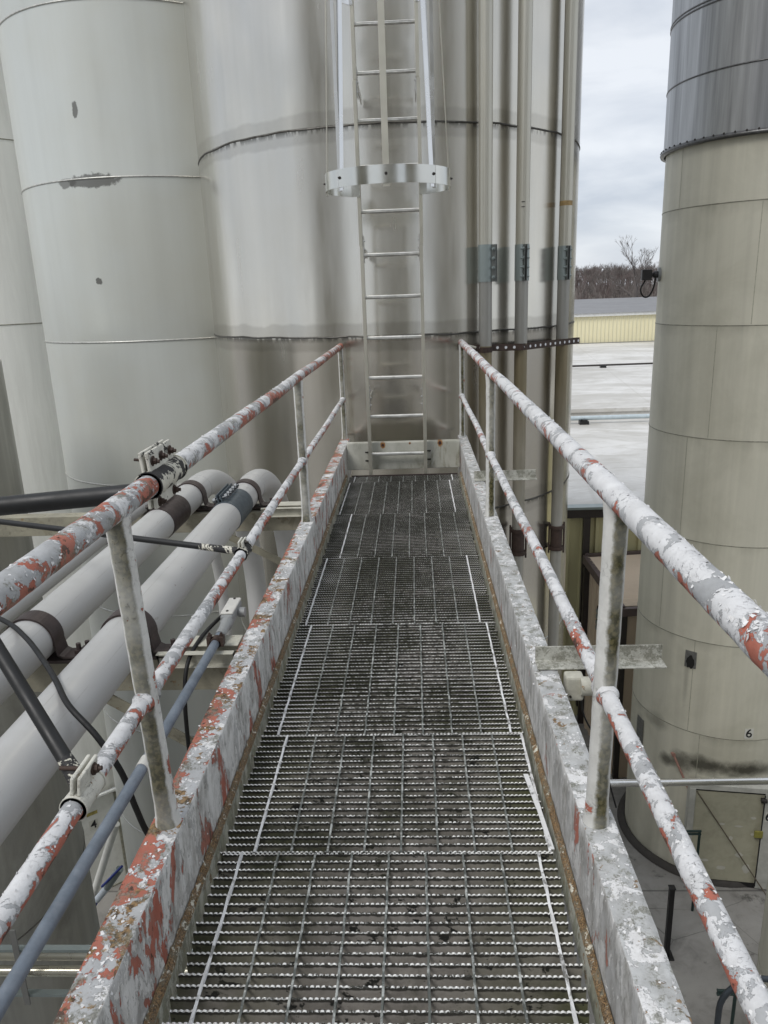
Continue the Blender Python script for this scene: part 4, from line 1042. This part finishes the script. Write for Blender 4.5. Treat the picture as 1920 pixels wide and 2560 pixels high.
# perforated strut behind the drop pipes
t = thing('strut_channel', 'dark perforated strut running across the big tank behind the three drop pipes', 'strut', (1.1, 6.85, .93))
sp0, sp1, sp2 = Vector((.55, 6.47, .945)), Vector((1.03, 6.625, .93)), Vector((1.66, 7.30, .925))
M_hole = plain('bright bare metal seen in slots', (.72, .73, .75), .35, .3, .05)
a = MB()
hl = MB()
for p, q in ((sp0, sp1), (sp1, sp2)):
    d = (q-p).normalized(); nrm = Vector((d.y, -d.x, 0)); ln = (q-p).length
    a.prism([(-.002, -.026), (.002, -.026), (.002, .026), (-.002, .026)], p, q, nrm, (0, 0, 1))
    a.prism([(-.03, .024), (.002, .024), (.002, .028), (-.03, .028)], p, q, nrm, (0, 0, 1)); a.prism([(-.03, -.028), (.002, -.028), (.002, -.024), (-.03, -.024)], p, q, nrm, (0, 0, 1))
    k = .04
    while k < ln-.02:
        c_ = p+d*k+nrm*.0026; hl.hexa(c_, nrm, .0125, .0008, n=14); k += .078
a.build('channel', [M_rustbrown], t); hl.build('slots', [M_hole], t)
for (x, y_, _, _) in DP:
    a = MB(); a.tube([(x, y_, .925-.022), (x, y_, .925+.022)], .0605, 28); f_ = Vector((.1-x, -y_, 0)).normalized(); a.box((x+f_.x*.064, y_+f_.y*.064, .925), (.03, .03, .04)); a.build('pipe_clip', [M_rustbrown], t)
# support arm from right rail end to strut
a = MB(); a.tube([(.50, 6.40, .985), (.62, 6.47, .95)], .010, 10); a.build('stay', [M_cream], t)

# angle irons on the right channel
def angle(yy, x1, z, label):
    a = MB(); a.prism([(0, 0), (0, .055), (-.005, .055), (-.005, .005), (-.062, .005), (-.062, 0)], (.475, yy, z), (x1, yy, z), (0, 1, 0), (0, 0, 1))
    o = a.build('angle_bracket', [M_angle], root=(.54, yy, z), bevel=.0015); tag(o, label, 'bracket', 'angle irons sticking out of the right channel beam'); return o
angle(2.26, .885, .222, 'mossy angle iron sticking out right of the catwalk behind the near right post')
angle(4.80, .875, .222, 'mossy angle iron sticking out right of the catwalk below the second right post')
t = thing('junction_box', 'small cream junction box on a rusty rod under the nearer right angle iron', 'junction box', (.60, 2.19, .19))
a = MB(); a.box((.585, 2.175, .178), (.058, .05, .085)); a.tube([(.60, 2.15, .19), (.68, 2.15, .19)], .03, 18); a.build('box', [M_cream], t, bevel=.008)
a = MB(); a.tube([(.607, 2.15, .165), (.607, 2.144, .165)], .007, 12); a.tube([(.570, 2.148, .155), (.570, 2.143, .155)], .004, 10); a.build('knockout', [M_bolt], t)
a = MB(); a.tube([(.575, 2.19, .14), (.565, 2.19, -.08)], .006, 10); a.build('rod', [M_rustbrown], t)
a = MB(); a.tube(spline([(.61, 2.18, .14), (.63, 2.2, .05), (.68, 2.2, -.06), (.75, 2.2, -.3)], 8), .003, 8); a.build('wire', [M_rubber], t)

# ------------------------------------------------------------------ low pipes, bottom left
t = thing('pipe_rack', 'pair of stainless pipes held in a strut frame low at the bottom left corner', 'pipes', (-2.7, 4.2, -3.1))
for z, r in ((-3.045, .046), (-3.205, .036)):
    a = MB(); a.tube([(-8, 4.2, z), (-.62, 4.2, z)], r, 24); a.build('pipe', [plain('dull stainless pipe', (.50, .48, .40), .3, .8, .12, 3)], t)
for z in (-2.93, -3.33):
    a = MB(); a.box((-4.3, 4.13, z), (7.3, .045, .022)); a.build('strut', [M_zinc], t)
for x in (-2.78, -4.4, -1.2):
    a = MB(); a.box((x, 4.10, -3.07), (.042, .012, .66)); a.build('hanger', [plain('grey hanger', (.22, .22, .21), .5, .4)], t)
a = MB()
p0 = Vector((-4.75, 9.2, -6.0)); p1 = Vector((-5.05, 9.3, -7.6))
t = thing('hose', 'white hose with blue ends hanging beside the door numbered 4', 'hose', (-4.8, 9.2, -6.6))
a = MB(); a.tube([(-4.30, 8.9, -5.7), (-4.95, 9.0, -7.25)], .055, 14); a.build('white_pipe', [M_doorw], t)
a = MB(); a.tube([(-4.25, 8.7, -6.30), (-4.48, 8.7, -6.62)], .055, 12); a.build('sleeve', [M_zinc], t)
a = MB(); a.tube([(-4.48, 8.7, -6.62), (-4.66, 8.7, -6.84)], .05, 12); a.build('hose_end', [plain('translucent hose', (.55, .6, .65), .4)], t)
a = MB(); a.tube([(-4.66, 8.7, -6.84), (-4.70, 8.7, -6.92)], .03, 10); a.build('blue_band', [plain('blue band', (.02, .04, .25), .5)], t)
a = MB(); a.tube([(-4.18, 8.64, -6.20), (-4.52, 8.64, -6.55)], .018, 8); a.build('blue_tie', [plain('blue cord', (.02, .04, .25), .5)], t)

# ------------------------------------------------------------------ ground and buildings
def conc():
    g = G('stained concrete yard'); c = g.mix(g.ramp(g.noise(.9, 8, .65, .3), .3, .7), (.20, .19, .175), (.32, .31, .29))
    c = g.mix(g.math('MULTIPLY', g.ramp(g.noise(2.6, 8, .7, .6, off=(3, 3, 3)), .5, .72), .5), c, (.07, .065, .06))
    x = g.math('ABSOLUTE', g.math('SUBTRACT', g.math('FRACT', g.math('MULTIPLY', g.obj(0), .25)), .5)); y2 = g.math('ABSOLUTE', g.math('SUBTRACT', g.math('FRACT', g.math('MULTIPLY', g.obj(1), .25)), .5))
    c = g.mix(g.ramp(g.math('MINIMUM', x, y2), .005, .003, 0, .6), c, (.05, .05, .045))
    c = g.mix(g.math('MULTIPLY', g.cracks(.55, .004), g.ramp(g.noise(.5, 3), .52, .60, 0, .6)), c, (.04, .04, .035))
    c = g.mix(g.ramp(g.noise(1.7, 7, .7, .5, off=(1, 9, 3)), .60, .66, 0, .7), c, (.045, .042, .038))
    g.bump(g.noise(30, 5), .3, .004); return g.pb(c, g.ramp(g.noise(.8, 4), .4, .6, .45, .8), 0)
a = MB(); a.add([(-600, -300, GZ), (600, -300, GZ), (600, 900, GZ), (-600, 900, GZ)], [(0, 1, 2, 3)])
struct(a.build('ground', [conc()]))
# low curb ring around the number 6 tank
a = MB(); a.lathe([(RR+.02, GZ+.09), (RR+.10, GZ+.09), (RR+.13, GZ+.01)], RC, 96); a.build('base_ring', [plain('dark grout', (.05, .045, .04), .8)], bpy.data.objects['storage_tank.004'])

def ribwall(p0, p1, z0, z1, pitch, depth, mat, name, parent, duty=.3, mat2=None):
    """vertical ribbed sheet from p0 to p1, ribs stand towards -normal side (viewer)"""
    p0, p1 = Vector((p0[0], p0[1], 0)), Vector((p1[0], p1[1], 0)); d = (p1-p0).normalized(); nrm = Vector((d.y, -d.x, 0)); Ln = (p1-p0).length
    pts = []; x = 0
    while x < Ln:
        for (f, h) in ((0, 0), (1-duty, 0), (1-duty+.06, 1), (.94, 1)):
            pts.append((min(Ln, x+f*pitch), h*depth))
        x += pitch
    a = MB(); vs = [p0+d*u+nrm*h+Vector((0, 0, z)) for z in (z0, z1) for u, h in pts]; n = len(pts)
    a.add(vs, [(k, k+1, n+k+1, n+k) for k in range(n-1)])
    return a.build(name, [mat], parent)
# near building: olive wall, white roof
M_olive = plain('olive yellow cladding', (.50, .465, .27), .5, 0, .07, 2, stretch=(1, 1, .2), dirt=.15, dirtcol=(.15, .14, .09))
M_trim = plain('dark brown trim', (.035, .028, .025), .5, 0, .2)
def roofm():
    g = G('white roof membrane'); c = g.mix(g.ramp(g.noise(.22, 7, .65, .5, (1, 1.6, 1)), .40, .60), (.47, .455, .42), (.66, .65, .625))
    c = g.mix(g.math('MULTIPLY', g.ramp(g.noise(1.1, 8, .7, .8, (1, 2.5, 1), (4, 2, 0)), .50, .62), .5), c, (.40, .38, .33))
    x = g.math('ABSOLUTE', g.math('SUBTRACT', g.math('FRACT', g.math('MULTIPLY', g.math('ADD', g.obj(0), g.math('MULTIPLY', g.obj(1), -.12)), .30)), .5))
    c = g.mix(g.ramp(x, .018, .008, 0, .22), c, (.38, .36, .32))
    return g.pb(c, .5, 0)
M_roof = roofm()
t = thing('warehouse', 'low warehouse with olive ribbed wall and stained white flat roof, between the tanks', 'building', (8, 36, GZ))
ribwall((-6, 15.25), (26, 15.25), GZ, -3.10, .30, .05, M_olive, 'wall', t)
a = MB(); a.box((10, 20.8, -3.02), (32, 11.0, .10)); a.build('roof', [M_roof], t)
a = MB(); a.box((18, 43, -2.90), (52, 33.4, .30)); a.box((18, 26.35, -2.70), (52, .22, .12)); a.build('rear_roof', [M_roof], t)
a = MB(); a.box((10, 15.20, -3.10), (32.1, .18, .20)); a.build('fascia', [M_trim], t)
a = MB(); a.box((10, 15.16, -2.975), (32.1, .26, .05)); a.build('gutter_edge', [M_zinc], t)
a = MB(); a.box((3.62, 15.14, -5.4), (.14, .10, 4.4)); a.box((3.58, 15.14, -4.4), (.05, .12, .05)); a.build('downspout', [M_trim], t)
rp = thing('roof_pipe', 'pale blue pipe lying across the white roof on a small black block', 'pipe', (5.5, 25.2, -2.9), 'pipes lying across the white roof')
a = MB(); a.tube([(-4, 25.1, -2.78), (20, 25.35, -2.78)], .075, 12); a.build('pipe', [plain('pale blue pipe', (.45, .52, .55), .35)], rp)
for x in (5.05, 5.2): a = MB(); a.tube([(x, 25.2, -2.78), (x+.06, 25.2, -2.78)], .09, 12); a.build('joint', [M_bolt], rp)
a = MB(); a.box((5.7, 25.1, -2.92), (.30, .25, .12)); a.box((5.7, 25.1, -2.83), (.14, .3, .06)); a.build('block', [M_blackmetal], rp)
rp = thing('roof_pipe', 'thin dark pipe lying across the white roof farther back', 'pipe', (9, 41, -2.7), 'pipes lying across the white roof')
a = MB(); a.tube([(0, 41.0, -2.62), (30, 41.8, -2.62)], .05, 10); a.build('pipe', [M_trim], rp)
a = MB(); a.box((10.2, 41.2, -2.68), (.30, .25, .14)); a.build('block', [M_blackmetal], rp)
# far building
M_yellow = plain('pale yellow cladding', (.70, .655, .455), .5, 0, .03, 1)
t = thing('warehouse', 'pale yellow ribbed warehouse with a grey metal roof in front of the bare wood', 'building', (20, 61, GZ))
ribwall((-5, 60), (45, 60), -2.74, -.72, .30, .07, M_yellow, 'wall', t, .25)
a = MB(); a.box((25, 59.95, -.62), (90, .34, .24)); a.build('eave', [plain('pale eave', (.62, .62, .60), .5)], t)
a = MB(); a.add([(-20, 59.7, -.5), (70, 59.7, -.5), (70, 96, .05), (-20, 96, .05)], [(0, 1, 2, 3)]); a.box((25, 78, -4.2), (89, 35.6, 6.8)); a.build('roof', [plain('grey metal roof', (.20, .20, .205), .6, .0, .25, .6, stretch=(.2, 2, 1))], t)
a = MB(); a.box((25, 59.86, -2.76), (90, .12, .10)); a.build('base_flashing', [plain('grey flashing', (.2, .2, .2), .5)], t)

# tan shed
M_tan = plain('tan cladding', (.58, .47, .35), .5, 0, .06, 2, stretch=(1, 1, .3))
t = thing('shed', 'tan metal shed with brown trim between the olive wall and the cream tank', 'shed', (5, 13.9, GZ))
A_, B_ = (3.60, 14.92), (3.80, 12.86); zr0, zr1 = -4.0, -4.22     # back and front eave heights
d = Vector((B_[0]-A_[0], B_[1]-A_[1], 0)); 
ribwall((A_[0]+.06, A_[1]), (B_[0]+.06, B_[1]+.05), GZ, zr1-.10, .27, .03, M_tan, 'side_wall', t)
ribwall((B_[0]+.1, B_[1]+.06), (B_[0]+3.4, B_[1]+.40), GZ, zr1-.12, .27, .03, M_tan, 'front_wall', t)
a = MB(); n = 15; vs = []
for k in range(n*2+1):
    u = k/(n*2); 
    for x_ in (0, 3.5):
        vs.append((A_[0]+d.x*u+x_, A_[1]+d.y*u+.1*x_, zr0+(zr1-zr0)*u+.035*(k % 2)))
a.add(vs, [(2*k, 2*k+1, 2*k+3, 2*k+2) for k in range(n*2)]); a.build('roof', [M_tan], t)
a = MB(); pA, pB = Vector((A_[0]-.02, A_[1]+.05, zr0-.05)), Vector((B_[0]-.02, B_[1]-.08, zr1-.05)); a.prism([(-.05, -.09), (.05, -.09), (.05, .085), (-.05, .085)], pA, pB, (1, 0, 0), (0, 0, 1))
a.prism([(-.05, -.10), (.05, -.10), (.05, .05), (-.05, .05)], pB, pB+Vector((3.5, .35, 0)), (0, 1, 0), (0, 0, 1)); a.prism([(-.05, -.06), (.05, -.06), (.05, .07), (-.05, .07)], pA+Vector((0, .02, .03)), pA+Vector((3.5, .37, .03)), (0, 1, 0), (0, 0, 1))
a.build('roof_trim', [plain('brown purple trim', (.10, .075, .07), .5)], t)
for c_, d_ in (((B_[0]+.06, B_[1]+.06, (GZ+zr1)/2-.1), (.10, .10, zr1-GZ-.2)), ((A_[0]+.02, A_[1], (GZ+zr0)/2-.1), (.14, .10, zr0-GZ-.2))):
    a = MB(); a.box(c_, d_); a.build('corner_trim', [M_trim], t)
a = MB(); a.box((B_[0]+.50, B_[1]+.02, (GZ+zr1)/2-.2), (.34, .05, zr1-GZ-.4)); a.build('shed_door', [M_trim], t)
vt = Vector((3.70, 13.9, -5.0)); dd_ = d.normalized()
a = MB()
Tv = Matrix((dd_, Vector((0, 0, 1)), Vector((dd_.y, -dd_.x, 0))*1)).transposed().to_4x4(); Tv.translation = vt
if (Tv.to_3x3() @ Vector((0, 0, 1))).x > 0: Tv = Tv @ Matrix.Rotation(pi, 4, 'Y')
a.box((0, 0, .0), (.42, .52, .06), T=Tv); v_ = a.build('vent', [M_trim], t)
a = MB()
for k in range(4): a.box((0, -.18+.12*k, .045), (.34, .07, .03), T=Tv)
a.build('louvres', [M_zinc], v_)

# hill, distant wood, bare tree
def hillz(x, y): 
    u = max(0, min(1, (y-100)/120)); u = u*u*(3-2*u)
    return GZ+u*(8.6+2.4*noise.noise(Vector((x*.011, 1.7, 0)))+.5*noise.noise(Vector((x*.05, 4, 0)))+x*.018)
a = MB(); nx, ny = 90, 24; vs = []; fs = []
for j in range(ny+1):
    for i in range(nx+1):
        x = -250+500*i/nx; y_ = 98+200*j/ny; vs.append((x, y_, hillz(x, y_)-.05))
for j in range(ny):
    for i in range(nx): q = j*(nx+1)+i; fs.append((q, q+1, q+nx+2, q+nx+1))
a.add(vs, fs, 0, True); struct(a.build('hill', [plain('brown winter slope', (.11, .092, .075), .9, 0, .3, .1)]))
def stick(mb, p, q, r0, r1, mi=0):
    d = (q-p).normalized(); u = d.orthogonal().normalized(); v = d.cross(u); vs = []
    for c_, r in ((p, r0), (q, r1)):
        for k in range(3): al = 2.094*k; vs.append(c_+(u*math.cos(al)+v*math.sin(al))*r)
    mb.add(vs, [(0, 1, 4, 3), (1, 2, 5, 4), (2, 0, 3, 5)], mi)
def grow(mb, p, d, ln, r, lv, rg, mi=0, spread=.55):
    q = p+d*ln; stick(mb, p, q, r, r*.7, mi)
    if lv == 0: return
    for k in range(rg.choice((2, 3, 3)) if lv > 1 else 4):
        dd = (d+Vector((rg.uniform(-1, 1), rg.uniform(-1, 1), rg.uniform(-.35, .7)))*spread).normalized()
        grow(mb, p+d*ln*rg.uniform(.6, 1), dd, ln*rg.uniform(.55, .8), r*.62, lv-1, rg, mi, spread)
M_twig = plain('bare twigs', (.135, .118, .11), .9, 0, .3, .3)
M_twig2 = plain('reddish bare twigs', (.12, .09, .085), .9, 0, .3, .3)
rg = random.Random(21)
mb = MB()
for k in range(820):
    y_ = 110+170*rg.random()**.8; x = y_*rg.uniform(.205, .36); z = hillz(x, y_)
    h = rg.uniform(5.2, 7.2)*(1 if y_ > 150 else .9)
    grow(mb, Vector((x, y_, z-.3)), Vector((rg.uniform(-.08, .08), 0, 1)).normalized(), h*.36, .09, 4, rg, rg.choice((0, 0, 1)), .5)
o = mb.build('distant_wood', [M_twig, M_twig2], root=(30, 150, GZ)); tag(o, 'bare brown winter wood on the low hill behind the yellow warehouse', 'wood', kind='stuff')
t = thing('bare_tree', 'taller bare tree rising above the wood beside the cream tank', 'tree', (28.6, 100, GZ))
mb = MB(); mb.tube([(28.6, 100, GZ), (28.5, 100, -2), (28.2, 100, 2.4)], [.32, .26, .17], 10); mb.build('trunk', [M_twig], t)
mb = MB(); rg = random.Random(4)
for k in range(7):
    grow(mb, Vector((28.4, 100, -1+k*.55)), Vector((rg.uniform(-1, .6), rg.uniform(-.6, .6), rg.uniform(.5, 1.1))).normalized(), 2.1, .07, 5, rg, 0, .55)
mb.build('crown', [M_twig], t)

# unseen silos added behind the viewpoint to shape the stainless tank's reflections
for (x, y_, r, zt, lab) in ((.9, -8.2, 2.6, 9, 'tall beige silo added directly behind the viewpoint to be mirrored in the big stainless tank'),
                            (-7.4, -3.2, 2.0, 7, 'tall beige silo added behind and left of the viewpoint for reflections only'),
                            (7.2, -3.6, 2.0, 8, 'tall beige silo added behind and right of the viewpoint for reflections only')):
    t = thing('added_silo', lab, 'silo', (x, y_, GZ), 'silos added behind the viewpoint for reflections')
    shell((x, y_), r, GZ, zt, plain('beige silo paint', (.30, .285, .235), .5, 0, .1, 2, dirt=.2), t)

a = MB(); a.prism([(-.007, 0), (.007, 0), (.007, .0025), (-.007, .0025)], (.405, 1.96, .003), (.418, 1.80, .006), (1, 0, 0), (0, 0, 1))
a.prism([(-.006, 0), (.006, 0), (.006, .0025), (-.006, .0025)], (.418, 1.80, .006), (.428, 1.645, .001), (1, 0, 0), (0, 0, 1)); a.build('bent_edge_strip', [GM[2]], cw)
